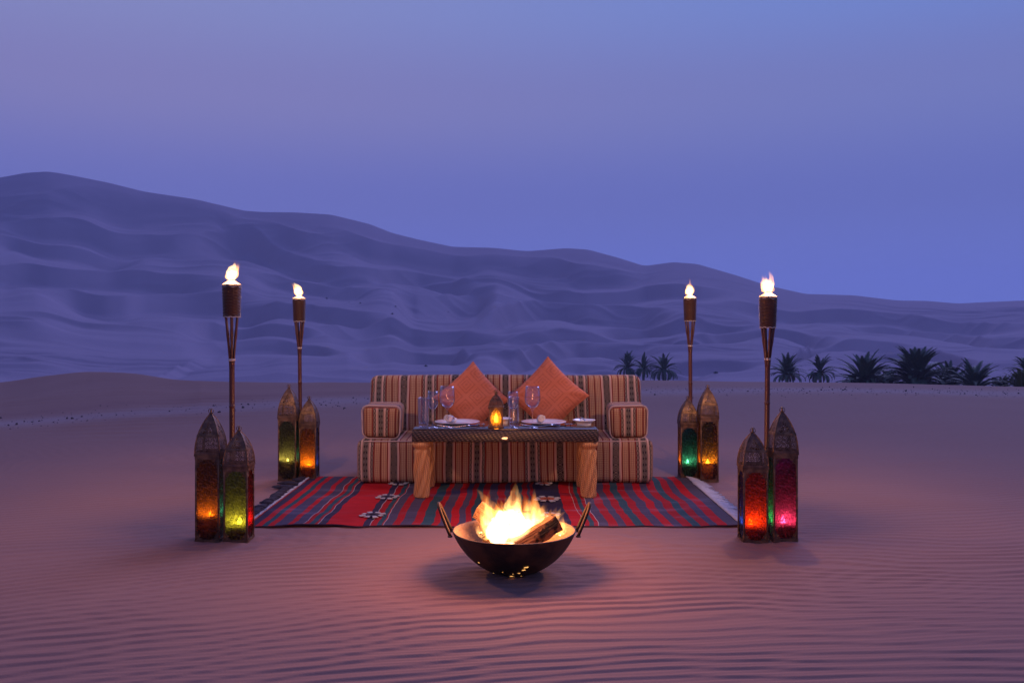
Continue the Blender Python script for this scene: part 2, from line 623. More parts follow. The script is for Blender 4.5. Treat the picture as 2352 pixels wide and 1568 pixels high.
# ------------------------------------------------------------------ mesh helpers
class MB:
    def __init__(s):
        s.v, s.f, s.uv = [], [], []

    def add(s, verts, faces, uvs=None):
        o = len(s.v)
        s.v.extend([tuple(p) for p in verts])
        s.f.extend([tuple(i + o for i in f) for f in faces])
        s.uv.extend(uvs if uvs else [(0, 0)] * len(verts))
        return s

    def box(s, c, size, rot=None, bev=0.0):
        hx, hy, hz = (q / 2 for q in size)
        if bev <= 0:
            vs = [Vector((x * hx, y * hy, z * hz)) for x in (-1, 1) for y in (-1, 1) for z in (-1, 1)]
            fs = [(0, 1, 3, 2), (4, 6, 7, 5), (0, 4, 5, 1), (2, 3, 7, 6), (0, 2, 6, 4), (1, 5, 7, 3)]
        else:
            b = min(bev, hx * .9, hy * .9, hz * .9)
            bm = bmesh.new()
            bmesh.ops.create_cube(bm, size=1.0)
            for q in bm.verts:
                q.co = Vector((q.co.x * 2 * hx, q.co.y * 2 * hy, q.co.z * 2 * hz))
            bmesh.ops.bevel(bm, geom=list(bm.edges), offset=b, segments=2, affect='EDGES', profile=0.5)
            bm.verts.index_update()
            vs = [q.co.copy() for q in bm.verts]
            fs = [[q.index for q in f.verts] for f in bm.faces]
            bm.free()
        if rot is not None:
            vs = [rot @ p for p in vs]
        c = Vector(c)
        return s.add([p + c for p in vs], fs)

    def lathe(s, prof, n=24, c=(0, 0, 0), fn=None, cap=True):
        """prof: [(r, z)]"""
        vs, uvs, fs = [], [], []
        for j, (r, z) in enumerate(prof):
            for i in range(n):
                t = 2 * PI * i / n
                rr = r if fn is None else fn(r, z, t)
                vs.append((c[0] + rr * math.cos(t), c[1] + rr * math.sin(t), c[2] + z))
                uvs.append((t / (2 * PI) * 0.3, z))
        for j in range(len(prof) - 1):
            for i in range(n):
                k = (i + 1) % n
                fs.append((j * n + i, j * n + k, (j + 1) * n + k, (j + 1) * n + i))
        if cap:
            if prof[0][0] > 1e-6:
                fs.append(tuple(reversed(range(n))))
            if prof[-1][0] > 1e-6:
                fs.append(tuple(range((len(prof) - 1) * n, len(prof) * n)))
        return s.add(vs, fs, uvs)

    def tube(s, pts, rad, n=8, closed=False):
        pts = [Vector(p) for p in pts]
        m = len(pts)
        rads = rad if isinstance(rad, (list, tuple)) else [rad] * m
        vs, fs = [], []
        up = Vector((0, 0, 1))
        prev = None
        for i, p in enumerate(pts):
            if closed:
                t = (pts[(i + 1) % m] - pts[i - 1]).normalized()
            else:
                t = (pts[min(i + 1, m - 1)] - pts[max(i - 1, 0)]).normalized()
            a = up.cross(t) if prev is None else prev - t * prev.dot(t)
            if a.length < 1e-4:
                a = Vector((1, 0, 0)).cross(t)
            a.normalize()
            prev = a
            b = t.cross(a)
            for k in range(n):
                w = 2 * PI * k / n
                vs.append(p + (a * math.cos(w) + b * math.sin(w)) * rads[i])
        for i in range(m if closed else m - 1):
            j = (i + 1) % m
            for k in range(n):
                l = (k + 1) % n
                fs.append((i * n + k, i * n + l, j * n + l, j * n + k))
        if not closed:
            fs.append(tuple(reversed(range(n))))
            fs.append(tuple(range((m - 1) * n, m * n)))
        return s.add(vs, fs)

    def build(s, name, mat, parent=None, smooth=True, angle=None):
        me = bpy.data.meshes.new(name)
        me.from_pydata(s.v, [], s.f)
        if any(u != (0, 0) for u in s.uv):
            l = me.uv_layers.new(name='cloth')
            idx = np.empty(len(me.loops), dtype=np.int32)
            me.loops.foreach_get('vertex_index', idx)
            l.data.foreach_set('uv', np.array(s.uv, dtype=np.float32)[idx].ravel())
        me.materials.append(M[mat] if isinstance(mat, str) else mat)
        if smooth:
            me.polygons.foreach_set('use_smooth', [True] * len(me.polygons))
            if angle:
                me.set_sharp_from_angle(angle=R(angle))
        me.update()
        o = bpy.data.objects.new(name, me)
        C.objects.link(o)
        if parent is not None:
            o.parent = parent
        return o


def tag(o, label, cat, group=None, kind=None):
    if label:
        o['label'] = label
    if cat:
        o['category'] = cat
    if group:
        o['group'] = group
    if kind:
        o['kind'] = kind
    return o


def thing(name, label, cat, loc=(0, 0, 0), rz=0.0, group=None):
    o = bpy.data.objects.new(name, None)
    o.empty_display_size = 0.1
    C.objects.link(o)
    o.location = loc
    o.rotation_euler = (0, 0, rz)
    return tag(o, label, cat, group)


def rbox(size, r, n=10, uvf=None, wob=0.0, seed=0, warp=None):
    """soft rounded box centred at the origin, its own seam-free faces; uvf(p, axis) -> uv"""
    hx, hy, hz = (q / 2 for q in size)
    h = (hx, hy, hz)
    mb = MB()
    rnd = np.random.RandomState(seed)
    ph = rnd.rand(6) * 6.28

    def ticks(a):
        inner = np.linspace(-(a - r), a - r, max(2, n))
        e = r * (1 - np.cos(np.linspace(0, PI / 2, 5)))[:-1]
        return np.concatenate([-a + e, inner, (a - e)[::-1]])
    for ax in range(3):
        for sg in (-1, 1):
            b, c = [(1, 2), (2, 0), (0, 1)][ax]
            tb, tc_ = ticks(h[b]), ticks(h[c])
            vs, uv = [], []
            for x in tb:
                for y in tc_:
                    p = [0, 0, 0]
                    p[ax], p[b], p[c] = sg * h[ax], x, y
                    inn = [max(-(h[k] - r), min(h[k] - r, p[k])) for k in range(3)]
                    d = Vector([p[k] - inn[k] for k in range(3)])
                    d.normalize()
                    q = Vector(inn) + d * r
                    uv.append(uvf(q, ax, sg) if uvf else (x, y))
                    if wob:
                        w = wob * (math.sin(q.x * 5 + ph[0]) + math.sin(q.z * 9 + q.x * 3 + ph[1]) + math.sin(q.y * 7 + ph[2]))
                        q = q + d * w
                    if warp:
                        q = warp(q)
                    vs.append(q)
            nb, nc = len(tb), len(tc_)
            fs = []
            for i in range(nb - 1):
                for j in range(nc - 1):
                    f = (i * nc + j, (i + 1) * nc + j, (i + 1) * nc + j + 1, i * nc + j + 1)
                    fs.append(f if sg > 0 else f[::-1])
            mb.add(vs, fs, uv)
    return mb


# ------------------------------------------------------------------ noise and terrain
def _h(ix, iy, seed):
    n = (ix.astype(np.int64) * 374761393 + iy.astype(np.int64) * 668265263 + seed * 974634777) & 0xffffffff
    n = ((n ^ (n >> 13)) * 1274126177) & 0xffffffff
    n = n ^ (n >> 16)
    return n


def gnoise(x, y, seed=0):
    ix, iy = np.floor(x), np.floor(y)
    fx, fy = x - ix, y - iy
    u, v = fx ** 3 * (fx * (fx * 6 - 15) + 10), fy ** 3 * (fy * (fy * 6 - 15) + 10)

    def g(a, b):
        t = _h(ix + a, iy + b, seed) / 4294967296.0 * 2 * PI
        return np.cos(t) * (fx - a) + np.sin(t) * (fy - b)
    return (1 - v) * ((1 - u) * g(0, 0) + u * g(1, 0)) + v * ((1 - u) * g(0, 1) + u * g(1, 1))


def fbm(x, y, seed=0, o=4):
    s, a = 0, 1.0
    for i in range(o):
        s = s + a * gnoise(x * 2 ** i, y * 2 ** i, seed + i * 17)
        a *= 0.5
    return s


def sstep(a, b, x):
    t = np.clip((x - a) / (b - a), 0, 1)
    return t * t * (3 - 2 * t)


SKYLINE = [(-3000, 600), (-2000, 560), (-1500, 600), (-1000, 530), (-600, 520), (-400, 490), (-200, 445), (0, 408), (60, 397), (110, 394), (150, 400), (250, 420), (330, 440), (450, 458), (560, 484), (600, 487),
           (680, 488), (760, 493), (850, 515), (900, 535), (960, 550), (1040, 567), (1130, 569), (1210, 577), (1300, 570),
           (1350, 573), (1420, 592), (1480, 611), (1545, 602), (1600, 606), (1690, 632), (1760, 655), (1850, 675),
           (1960, 678), (2060, 690), (2130, 691), (2200, 697), (2280, 693), (2352, 690), (2600, 700), (2800, 690), (3200, 660), (3700, 672), (4300, 640), (5200, 650)]
# crest lines of the dunes: (points, height of the slip face, its length, length of the back slope)
CRESTS = [
    ([(-100, 455), (82, 440), (150, 429), (195, 427), (262, 425), (330, 437)], 7, 26, 16),
    ([(190, 430), (240, 447), (285, 449), (349, 444), (420, 452), (487, 468), (532, 494), (574, 505), (637, 509), (705, 528), (817, 537)], 9, 34, 14),
    ([(-80, 480), (75, 470), (150, 475), (210, 490), (262, 505), (319, 511), (401, 520), (487, 509), (574, 509), (656, 541), (750, 570), (850, 592)], 10, 30, 24),
    ([(-60, 520), (40, 505), (150, 520), (240, 535), (330, 540)], 6, 20, 20),
    ([(-120, 620), (0, 599), (64, 580), (150, 584), (262, 582), (337, 592), (412, 599), (487, 607), (560, 620)], 9, 22, 26),
    ([(79, 622), (161, 625), (240, 644), (292, 646), (326, 637), (375, 635), (450, 640), (520, 650), (640, 655)], 9, 30, 20),
    ([(500, 655), (555, 668), (637, 676), (712, 678), (817, 699), (900, 712)], 7, 18, 20),
    ([(330, 885), (380, 855), (431, 824), (487, 798), (562, 800), (650, 806)], 1.5, 24, 24),
    ([(400, 720), (480, 705), (560, 712), (660, 722), (760, 735)], 5, 16, 18),
    ([(420, 770), (520, 752), (640, 757), (735, 770), (800, 790)], 4, 14, 18),
    ([(680, 520), (735, 518), (770, 520), (804, 532), (874, 556), (915, 560), (978, 572), (1047, 586), (1082, 589), (1117, 582), (1193, 589), (1290, 591), (1320, 605), (1360, 607), (1395, 614), (1447, 627), (1520, 626)], 9, 26, 16),
    ([(700, 562), (735, 572), (787, 588), (874, 596), (961, 596), (1013, 610), (1082, 627), (1135, 638)], 8, 24, 16),
    ([(900, 640), (961, 655), (1020, 652), (1082, 645), (1140, 638)], 9, 40, 10),
    ([(560, 600), (640, 596), (720, 607), (800, 622), (880, 640)], 6, 20, 18),
    ([(1060, 725), (1127, 707), (1186, 683), (1249, 669), (1290, 667), (1343, 674), (1412, 680), (1481, 697), (1570, 702)], 9, 26, 22),
    ([(1150, 630), (1230, 637), (1330, 643), (1450, 652), (1560, 650), (1700, 668)], 6, 18, 16),
    ([(700, 722), (822, 723), (891, 725), (978, 742), (1082, 749), (1180, 745)], 6, 16, 22),
    ([(800, 795), (832, 784), (891, 778), (961, 778), (1030, 787), (1100, 800)], 6, 16, 22),
    ([(1117, 796), (1186, 801), (1238, 784), (1318, 766), (1377, 771), (1429, 775), (1520, 782)], 7, 18, 20),
    ([(1100, 760), (1200, 752), (1290, 740), (1360, 738), (1460, 749)], 5, 14, 16),
    ([(1250, 820), (1325, 818), (1412, 823), (1551, 832), (1650, 840)], 4, 12, 18),
    ([(1350, 725), (1430, 722), (1520, 730), (1620, 725), (1740, 735)], 6, 16, 18),
    ([(1430, 752), (1470, 749), (1572, 753), (1740, 749), (1798, 751), (1880, 766), (1960, 772)], 6, 16, 18),
    ([(1960, 805), (2015, 796), (2064, 792), (2126, 796), (2187, 809), (2260, 833)], 6, 14, 20),
    ([(1760, 830), (1840, 800), (1900, 778), (1960, 774), (2040, 776), (2120, 785)], 5, 14, 20),
    ([(1388, 807), (1470, 813), (1585, 825), (1757, 831)], 4, 12, 18),
    ([(1600, 690), (1700, 694), (1820, 712), (1930, 708), (2050, 715), (2200, 735), (2400, 745)], 6, 18, 18),
    ([(1900, 735), (2020, 728), (2150, 745), (2280, 768), (2450, 775)], 5, 16, 18),
]
EDGE = [(-400, 880), (0, 884), (100, 867), (200, 856), (300, 860), (400, 877), (460, 883), (560, 885), (800, 886), (1100, 884),
        (1400, 880), (1500, 880), (1700, 883), (1950, 886), (2150, 891), (2352, 897), (2700, 900)]
EDGED = [(-400, 24), (0, 24), (200, 23), (340, 20), (460, 17.5), (700, 17), (1500, 17), (1900, 16.5), (2352, 15.5), (2700, 15.5)]


def smooth_interp(px, pts, w=14):
    xs = np.arange(-3000, 5200, 4.0)
    ys = np.interp(xs, [p[0] for p in pts], [p[1] for p in pts])
    k = np.hanning(2 * int(w / 2) + 1)
    k /= k.sum()
    m = len(k) // 2
    ys = np.convolve(np.pad(ys, m, mode='edge'), k, mode='valid')
    return np.interp(px, xs, ys)


def track(x, y):
    """distance to the stony strip that crosses the plain"""
    cy = np.interp(x, [-14, -9, -5.8, -4, -1, 3, 7, 14], [8.2, 9.3, 10.6, 12.2, 14.2, 15.2, 15.0, 14.6])
    return y - cy


def ripple(x, y):
    """wind ripples: heights in metres"""
    wx = x + 0.25 * gnoise(x * 0.5, y * 0.5, 3)
    lam = 0.080 - 0.012 * sstep(0.0, 2.5, x)
    ang = 0.34 - 0.02 * np.clip(x, -3, 3)
    q = (y - np.tan(ang) * wx * 0.9) / lam
    q = q + 1.5 * fbm(x * 0.7, y * 1.2, 5, 3) + 0.45 * gnoise(x * 2.6, y * 5, 8)
    f = 1 - (q - np.floor(q))
    prof = np.where(f < 0.74, f / 0.74, (1 - f) / 0.26)
    prof = prof * prof * (3 - 2 * prof)
    amp = 0.5 + 0.5 * sstep(-0.25, 0.35, fbm(x * 0.8 + 9, y * 1.3, 21, 3))
    # finer set crossing it
    q2 = (y - 0.12 * x) / 0.037 + 1.2 * fbm(x * 1.3, y * 2.0, 31, 2)
    f2 = np.sin(2 * PI * q2)
    return amp * 0.0066 * prof + 0.0013 * f2 * (0.5 + gnoise(x * 1.1, y * 1.1, 44))


def calm(x, y):
    """0 where things stand and the sand is trodden flat"""
    rug = sstep(0.0, 0.35, np.maximum(np.abs(x + 0.1) - 1.40, np.abs(y - 5.9) - 1.15))
    return 0.12 + 0.88 * rug


def plain_z(x, y):
    px = 1176 + FPX * x / np.maximum(y, 0.5)
    px = np.clip(px, -400, 2700)
    de = np.interp(px, [p[0] for p in EDGED], [p[1] for p in EDGED])
    ye = smooth_interp(px, EDGE, 30)
    ze = CAMH - (ye - 748) / FPX * de
    front = sstep(2.0, 7.0, y)
    z = ze * sstep(8.0, 1.0 * de, y) * front
    t = np.maximum(y - de, 0)
    z = z - 0.15 * (np.sqrt(t * t + 16) - 4.0) * front
    z = np.maximum(z, -14.5) + 0.0
    hump = 0.25 * np.exp(-((x + 6.0) / 2.6) ** 2 - ((y - 14.0) / 1.6) ** 2)
    z = z + hump * 0.4 + 0.05 * gnoise(x * 0.28, y * 0.28, 61) * sstep(6.5, 11, y) * (1 - sstep(14, 17, y) * 0.8)
    z = z + 0.012 * gnoise(x * 0.6, y * 0.6, 62) * calm(x, y)
    z = z + ripple(x, y) * calm(x, y) * (1 - 0.6 * sstep(9, 16, y))
    # sand scuffed where people set the lanterns and the bowl down
    for cx_, cy_, w_ in ((-1.48, 4.7, .38), (1.32, 4.7, .38), (-1.53, 6.5, .35), (1.34, 6.5, .35), (0.0, 4.08, .45), (-0.9, 4.75, .3), (0.6, 4.7, .3)):
        gs = np.exp(-((x - cx_) ** 2 + (y - cy_) ** 2) / (w_ * w_))
        z = z + gs * (0.011 * gnoise(x * 6, y * 8, 81) + 0.006 * gnoise(x * 15, y * 17, 82))
    # coarse ripples on the rise by the stony strip
    left = sstep(-2.0, -4.5, x) * sstep(8.0, 9.5, y) * (1 - sstep(18, 24, y))
    z = z + left * 0.02 * np.sin((y - 0.3 * x) / 0.42 * 2 * PI / 1.0 + 2.5 * fbm(x * 0.5, y * 0.8, 71, 3)) * sstep(-0.2, 0.3, gnoise(x * .4, y * .4, 77))
    return z


def gz(x, y):
    return float(plain_z(np.array([x], float), np.array([y], float))[0])


D0, D1 = 225.0, 760.0


def dune_grid():
    px = np.concatenate([np.linspace(-2600, -330, 110)[:-1], np.linspace(-330, 2680, 820), np.linspace(2680, 4900, 110)[1:]])
    n = 640
    q = np.linspace(-0.12, 1.0, n)
    ysky = smooth_interp(px, SKYLINE, 10)
    PX, Q = np.meshgrid(px, q)
    YS = np.broadcast_to(ysky, PX.shape)
    ridge = np.interp(px, [-400, 600, 1300, 2000, 2700], [760, 700, 690, 640, 640])
    D = D0 + (ridge - D0) * Q
    Yv = 882 - (882 - YS) * np.maximum(Q, 0)
    Z = CAMH - (Yv - 748) / FPX * D
    Z = np.where(Q < 0, Z + Q * 14, Z)
    X = (PX - 1176) / FPX * D
    DZ = np.zeros_like(D)
    for ci, (pts, A, lf, lb) in enumerate(CRESTS):
        xs = np.array([p[0] for p in pts], float)
        ys = np.array([p[1] for p in pts], float)
        g = np.linspace(xs[0], xs[-1], 120)
        yy = np.interp(g, xs, ys)
        k = np.hanning(13)
        k /= k.sum()
        yy = np.convolve(np.pad(yy, 6, mode='edge'), k, mode='valid')
        yc = np.interp(px, g, yy)
        span = xs[-1] - xs[0]
        win = sstep(xs[0] - 5, xs[0] + 0.22 * span, px) * (1 - sstep(xs[-1] - 0.22 * span, xs[-1] + 5, px))
        qc = (882 - yc) / (882 - ysky)
        dc = D0 + (ridge - D0) * qc
        T = D - np.broadcast_to(dc, D.shape)
        T = T + 2.0 * gnoise(X * 0.03, D * 0.03, 200 + ci)
        lfw = lf * (0.8 + 0.5 * gnoise(X * 0.02, D * 0.0 + ci, 300))
        u = np.maximum(-T, 0) / lfw
        face = np.where(u < 1, u, np.exp(-(u - 1) / 2.6))
        face = np.where(np.abs(u - 1) < 0.25, face - 0.12 * (1 - np.abs(u - 1) / 0.25) ** 2, face)
        a = -A * 1.3 * face
        b = -A * 0.22 * (T / lb) * np.exp(1 - T / lb)
        DZ += np.where(T < 0, a, b) * win
    far = 1 - sstep(0.86, 1.0, Q)
    # wandering smaller ridges between the traced ones
    wx = X + 40 * fbm(X * 0.006, D * 0.008, 401, 2)
    wd = D + 60 * fbm(X * 0.005, D * 0.006, 411, 2)
    for lam, amp, sd_ in ((74, 1.5, 421), (38, 0.7, 431), (17, 0.12, 441)):
        f = wd / lam + 0.9 * fbm(wx * 0.5 / lam, wd * 0.5 / lam, sd_, 2)
        f = f - np.floor(f)
        prof = np.where(f < 0.34, f / 0.34, (1 - f) / 0.66)
        prof = prof * prof * (3 - 2 * prof) * 0.5 + prof * 0.5
        mod = sstep(-0.25, 0.4, fbm(X * 0.007, D * 0.01, sd_ + 5, 2))
        DZ += amp * (prof - 0.6) * mod
    # thin crisp crest lines running across the slopes
    for lx, ly, amp, sd_ in ((115, 30, 3.3, 451), (65, 17, 1.0, 461)):
        nn = gnoise(wx / lx, wd / ly, sd_) + 0.35 * gnoise(wx * 2.1 / lx, wd * 2.1 / ly, sd_ + 3)
        rid = 1 - np.minimum(1, np.abs(nn) * 2.6)
        mod = sstep(-0.2, 0.35, gnoise(X * 0.006, D * 0.009, sd_ + 9))
        DZ += amp * (rid ** 1.4 - 0.3) * mod
    Z = Z + DZ * far
    # keep the traced skyline: nothing pokes above it
    lim = CAMH - (YS - 748) / FPX * D
    Z = np.minimum(Z, lim + 0.0)
    # the land carries on behind the ridge
    ext = []
    for k, (dd, dz) in enumerate(((30, -6), (120, -35), (300, -60), (900, -80))):
        dr = ridge + dd
        ext.append(((px - 1176) / FPX * dr, dr, Z[-1] + dz))
    X = np.vstack([X] + [e[0][None] for e in ext])
    D = np.vstack([D] + [np.broadcast_to(e[1], px.shape)[None] for e in ext])
    Z = np.vstack([Z] + [e[2][None] for e in ext])
    return X, D, Z


def grid_object(name, X, Y, Z, mat, wrap=False, attr=None):
    nr, nc = X.shape
    co = np.stack([X, Y, Z], -1).reshape(-1, 3).astype(np.float32)
    i, j = np.meshgrid(np.arange(nr - 1), np.arange(nc - 1 if not wrap else nc), indexing='ij')
    j2 = (j + 1) % nc
    f = np.stack([i * nc + j, i * nc + j2, (i + 1) * nc + j2, (i + 1) * nc + j], -1).reshape(-1, 4)
    me = bpy.data.meshes.new(name)
    me.vertices.add(len(co))
    me.vertices.foreach_set('co', co.ravel())
    me.loops.add(f.size)
    me.loops.foreach_set('vertex_index', f.ravel().astype(np.int32))
    me.polygons.add(len(f))
    me.polygons.foreach_set('loop_start', np.arange(0, f.size, 4, dtype=np.int32))
    me.polygons.foreach_set('use_smooth', np.ones(len(f), dtype=bool))
    if attr is not None:
        ca = me.color_attributes.new(attr[0], 'FLOAT_COLOR', 'POINT')
        ca.data.foreach_set('color', attr[1].astype(np.float32).ravel())
    me.update(calc_edges=True)
    me.validate()
    me.materials.append(M[mat])
    o = bpy.data.objects.new(name, me)
    C.objects.link(o)
    o['kind'] = 'structure'
    return o


# near ground: rings about the camp, dense where ripples can be seen
th = np.concatenate([np.linspace(-PI, -0.75, 50)[:-1], np.linspace(-0.75, -0.54, 16)[:-1], np.linspace(-0.54, 0.54, 640),
                     np.linspace(0.54, 0.75, 16)[1:], np.linspace(0.75, PI, 50)[1:-1]])
rr_ = np.concatenate([[0.02, 0.5, 1.0, 1.6, 2.1], 1 / np.linspace(1 / 2.45, 1 / 26.0, 720), np.geomspace(27, 240, 46)[0:], [320, 500, 900]])
TH, RR = np.meshgrid(th, rr_)
GX, GY = RR * np.sin(TH), RR * np.cos(TH)
GZ = plain_z(GX, GY)
GZ = np.where((RR > 150) & (GY > 0.5 * RR), np.minimum(GZ, -14.6 - (RR - 150) * 0.06), GZ)
tk = track(GX, GY)
gnz = fbm(GX * 0.5, GY * 0.9, 91, 3)
grav = np.exp(-((tk + 0.25 * gnz) / 0.75) ** 2) * sstep(6.0, 9.0, GY)
band = np.exp(-((tk - 1.7 + 0.6 * gnz) / 0.55) ** 2) * sstep(2, -3, GX) * sstep(6.0, 9.0, GY)
attr = np.stack([grav, band, grav * 0, grav * 0 + 1], -1).reshape(-1, 4)
grid_object('sand_plain', GX, GY, GZ, 'sand', True, ('gravelly', attr))
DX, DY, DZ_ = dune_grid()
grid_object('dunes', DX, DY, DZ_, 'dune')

# ------------------------------------------------------------------ stones on the strip
rs = random.Random(12)
mb = MB()
ico = bmesh.new()
bmesh.ops.create_icosphere(ico, subdivisions=1, radius=1.0)
ico.verts.index_update()
iv = [v.co.copy() for v in ico.verts]
iface = [[v.index for v in f.verts] for f in ico.faces]
ico.free()
sx, sy, ss = [], [], []
for i in range(1300):
    x = rs.uniform(-9, 9)
    c = float(np.interp(x, [-14, -9, -5.8, -4, -1, 3, 7, 14], [8.2, 9.3, 10.6, 12.2, 14.2, 15.2, 15.0, 14.6]))
    y = c + rs.gauss(0, 0.55)
    if abs(x) < 2 and y < 8:
        continue
    sx.append(x), sy.append(y), ss.append(min(0.024, 0.0045 * math.exp(abs(rs.gauss(0, 0.6)))))
sz = plain_z(np.array(sx), np.array(sy))
for x, y, z, s_ in zip(sx, sy, sz, ss):
    e = Euler((rs.random() * 6, rs.random() * 6, rs.random() * 6)).to_matrix()
    mb.add([Vector((x, y, z + s_ * 0.25)) + e @ Vector((v.x * s_ * rs.uniform(.7, 1.3), v.y * s_ * 0.9, v.z * s_ * 0.6)) for v in iv], iface)
tag(mb.build('gravel', 'stone'), 'dark pebbles strewn along the pale strip of the plain', 'gravel', None, 'stuff')


# ------------------------------------------------------------------ rug
RX0, RX1, RY0, RY1 = -1.455, 1.255, 4.97, 6.60


def build_rug():
    root = thing('striped_rug', 'red, purple and teal striped flatweave rug spread on the sand under the sofa', 'rug', ((RX0 + RX1) / 2, (RY0 + RY1) / 2, 0))
    rd, dr, pu, na, te, gy, wh = ((0.46, 0.011, 0.014), (0.36, 0.011, 0.014), (0.078, 0.058, 0.088), (0.040, 0.030, 0.055), (0.034, 0.074, 0.082), (0.085, 0.068, 0.088), (0.45, 0.36, 0.33))
    L = lambda X: 660 + X / 3.675
    Rr = lambda X: 1500 + X / 3.675
    st = [(703, rd), (L(180), na), (L(265), rd), (L(335), te), (L(395), rd), (L(462), pu), (L(590), rd), (L(650), pu),
          (L(749), wh), (L(756), dr), (L(805), te), (L(860), dr), (L(888), wh), (L(895), na), (L(968), rd), (L(1335), na),
          (L(1405), wh), (L(1412), dr), (L(1480), te), (L(1530), dr), (L(1544), wh), (L(1551), pu), (L(1645), dr), (L(1725), pu),
          (L(1845), dr), (L(1935), te), (L(2050), dr), (L(2115), pu), (L(2225), rd), (L(2310), pu), (L(2380), dr),
          (1324, te), (1345, dr), (1368, pu), (1395, dr), (1420, pu), (1438, dr), (1456, te), (1478, dr), (1496, pu),
          (Rr(20), dr), (Rr(60), na), (Rr(390), rd), (Rr(522), wh), (Rr(528), dr), (Rr(572), te), (Rr(620), dr), (Rr(662), wh), (Rr(669), pu),
          (Rr(765), dr), (Rr(862), pu), (Rr(945), dr), (Rr(1032), te), (Rr(1125), dr), (Rr(1215), pu), (Rr(1322), rd), (Rr(1415), pu),
          (Rr(1505), dr), (Rr(1605), te), (Rr(1692), dr), (Rr(1785), pu), (Rr(1873), rd), (Rr(1980), gy), (2080, gy)]
    xs = [RX0 + (p - 703) / (2080 - 703) * (RX1 - RX0) for p, _ in st]
    cols = [c for _, c in st]
    # column list: stripe borders plus subdivisions
    cx, cc = [], []
    for k in range(len(xs) - 1):
        nsub = max(1, int((xs[k + 1] - xs[k]) / 0.03))
        for q in range(nsub):
            cx.append(xs[k] + (xs[k + 1] - xs[k]) * q / nsub)
            cc.append(cols[k])
    cx.append(xs[-1])
    ny = 56
    cx = np.array(cx)
    yy = np.linspace(RY0, RY1, ny + 1)
    Xg, Yg = np.meshgrid(cx, yy)
    fade = np.minimum(1, np.minimum(Xg - RX0, RX1 - Xg) / 0.2)
    Xw = Xg + fade * (0.035 * gnoise(Xg * 0.9, Yg * 2.1, 501) + 0.012 * gnoise(Xg * 2.5, Yg * 7, 502))
    Yw = Yg + 0.03 * gnoise(Xg * 1.3, Yg * 0.5, 503) + 0.012 * gnoise(Xg * 5.0, Yg, 504)
    Zw = plain_z(Xw, Yw) + 0.009 + 0.014 * np.maximum(0, gnoise(Xg * 2.2, Yg * 3.5, 505)) + 0.014 * np.maximum(0, gnoise(Xg * 3.0, Yg * 0.3, 506)) * (Yg < RY0 + 0.1)
    ox, oy = root.location.x, root.location.y
    mb = MB()
    nc = len(cx)
    top = [(Xw[i, j] - ox, Yw[i, j] - oy, Zw[i, j]) for i in range(ny + 1) for j in range(nc)]
    bot = [(a, b, c - 0.007) for a, b, c in top]
    fs = [(i * nc + j, i * nc + j + 1, (i + 1) * nc + j + 1, (i + 1) * nc + j) for i in range(ny) for j in range(nc - 1)]
    k = len(top)
    fb = [tuple(q + k for q in f[::-1]) for f in fs]
    rim = [(j, j + k, j + 1 + k, j + 1) for j in range(nc - 1)]
    rim += [(ny * nc + j + 1, ny * nc + j + 1 + k, ny * nc + j + k, ny * nc + j) for j in range(nc - 1)]
    rim += [((i + 1) * nc, (i + 1) * nc + k, i * nc + k, i * nc) for i in range(ny)]
    rim += [(i * nc + nc - 1, i * nc + nc - 1 + k, (i + 1) * nc + nc - 1 + k, (i + 1) * nc + nc - 1) for i in range(ny)]
    fcol = [cc[j] for i in range(ny) for j in range(nc - 1)] * 2 + [(0.05, 0.03, 0.05)] * len(rim)
    mb.add(top + bot, fs + fb + rim)
    o = mb.build('weave', 'rug', root, True, 40)
    me = o.data
    ca = me.color_attributes.new('stripe', 'FLOAT_COLOR', 'CORNER')
    data = []
    for p in me.polygons:
        c = fcol[p.index]
        data.extend((c[0], c[1], c[2], 1.0) * p.loop_total)
    ca.data.foreach_set('color', data)
    surf = lambda x, y: gz(x, y) + 0.020
    # star medallions of small wool lozenges

    def star(cx_, cy_, s, inv=False):
        a, b = MB(), MB()
        for q in range(8):
            t = PI / 8 + q * PI / 4
            for (r0, r1, w, tgt) in ((0.55, 1.0, 0.20, a), (0.25, 0.55, 0.14, b)):
                if (q % 2 == 1) and tgt is a:
                    r1 *= 0.85
                d = Vector((math.cos(t), math.sin(t) * 1.1, 0))
                n_ = Vector((-d.y, d.x, 0))
                pts = [d * r0 * s - n_ * w * s * .6, d * r1 * s - n_ * w * s, d * r1 * s + n_ * w * s, d * r0 * s + n_ * w * s * .6]
                vs = []
                for p in pts:
                    X, Y = cx_ + p.x, cy_ + p.y
                    vs.append((X - ox, Y - oy, surf(X, Y)))
                vs += [(x, y, z - 0.004) for x, y, z in vs]
                tgt.add(vs, [(0, 1, 2, 3), (0, 4, 5, 1), (1, 5, 6, 2), (2, 6, 7, 3), (3, 7, 4, 0)])
        a.build('star_motif', 'motif', root, False)
        b.build('star_motif', 'motif_dark' if not inv else 'cushion', root, False)
    star(-0.80, 5.22, 0.075)
    star(-0.79, 5.77, 0.075)
    star(-0.78, 6.27, 0.07)
    star(0.22, 5.22, 0.06, True)
    star(0.22, 5.70, 0.085, True)
    star(0.22, 6.26, 0.06, True)
    # fringes
    r_ = random.Random(3)
    fr = MB()
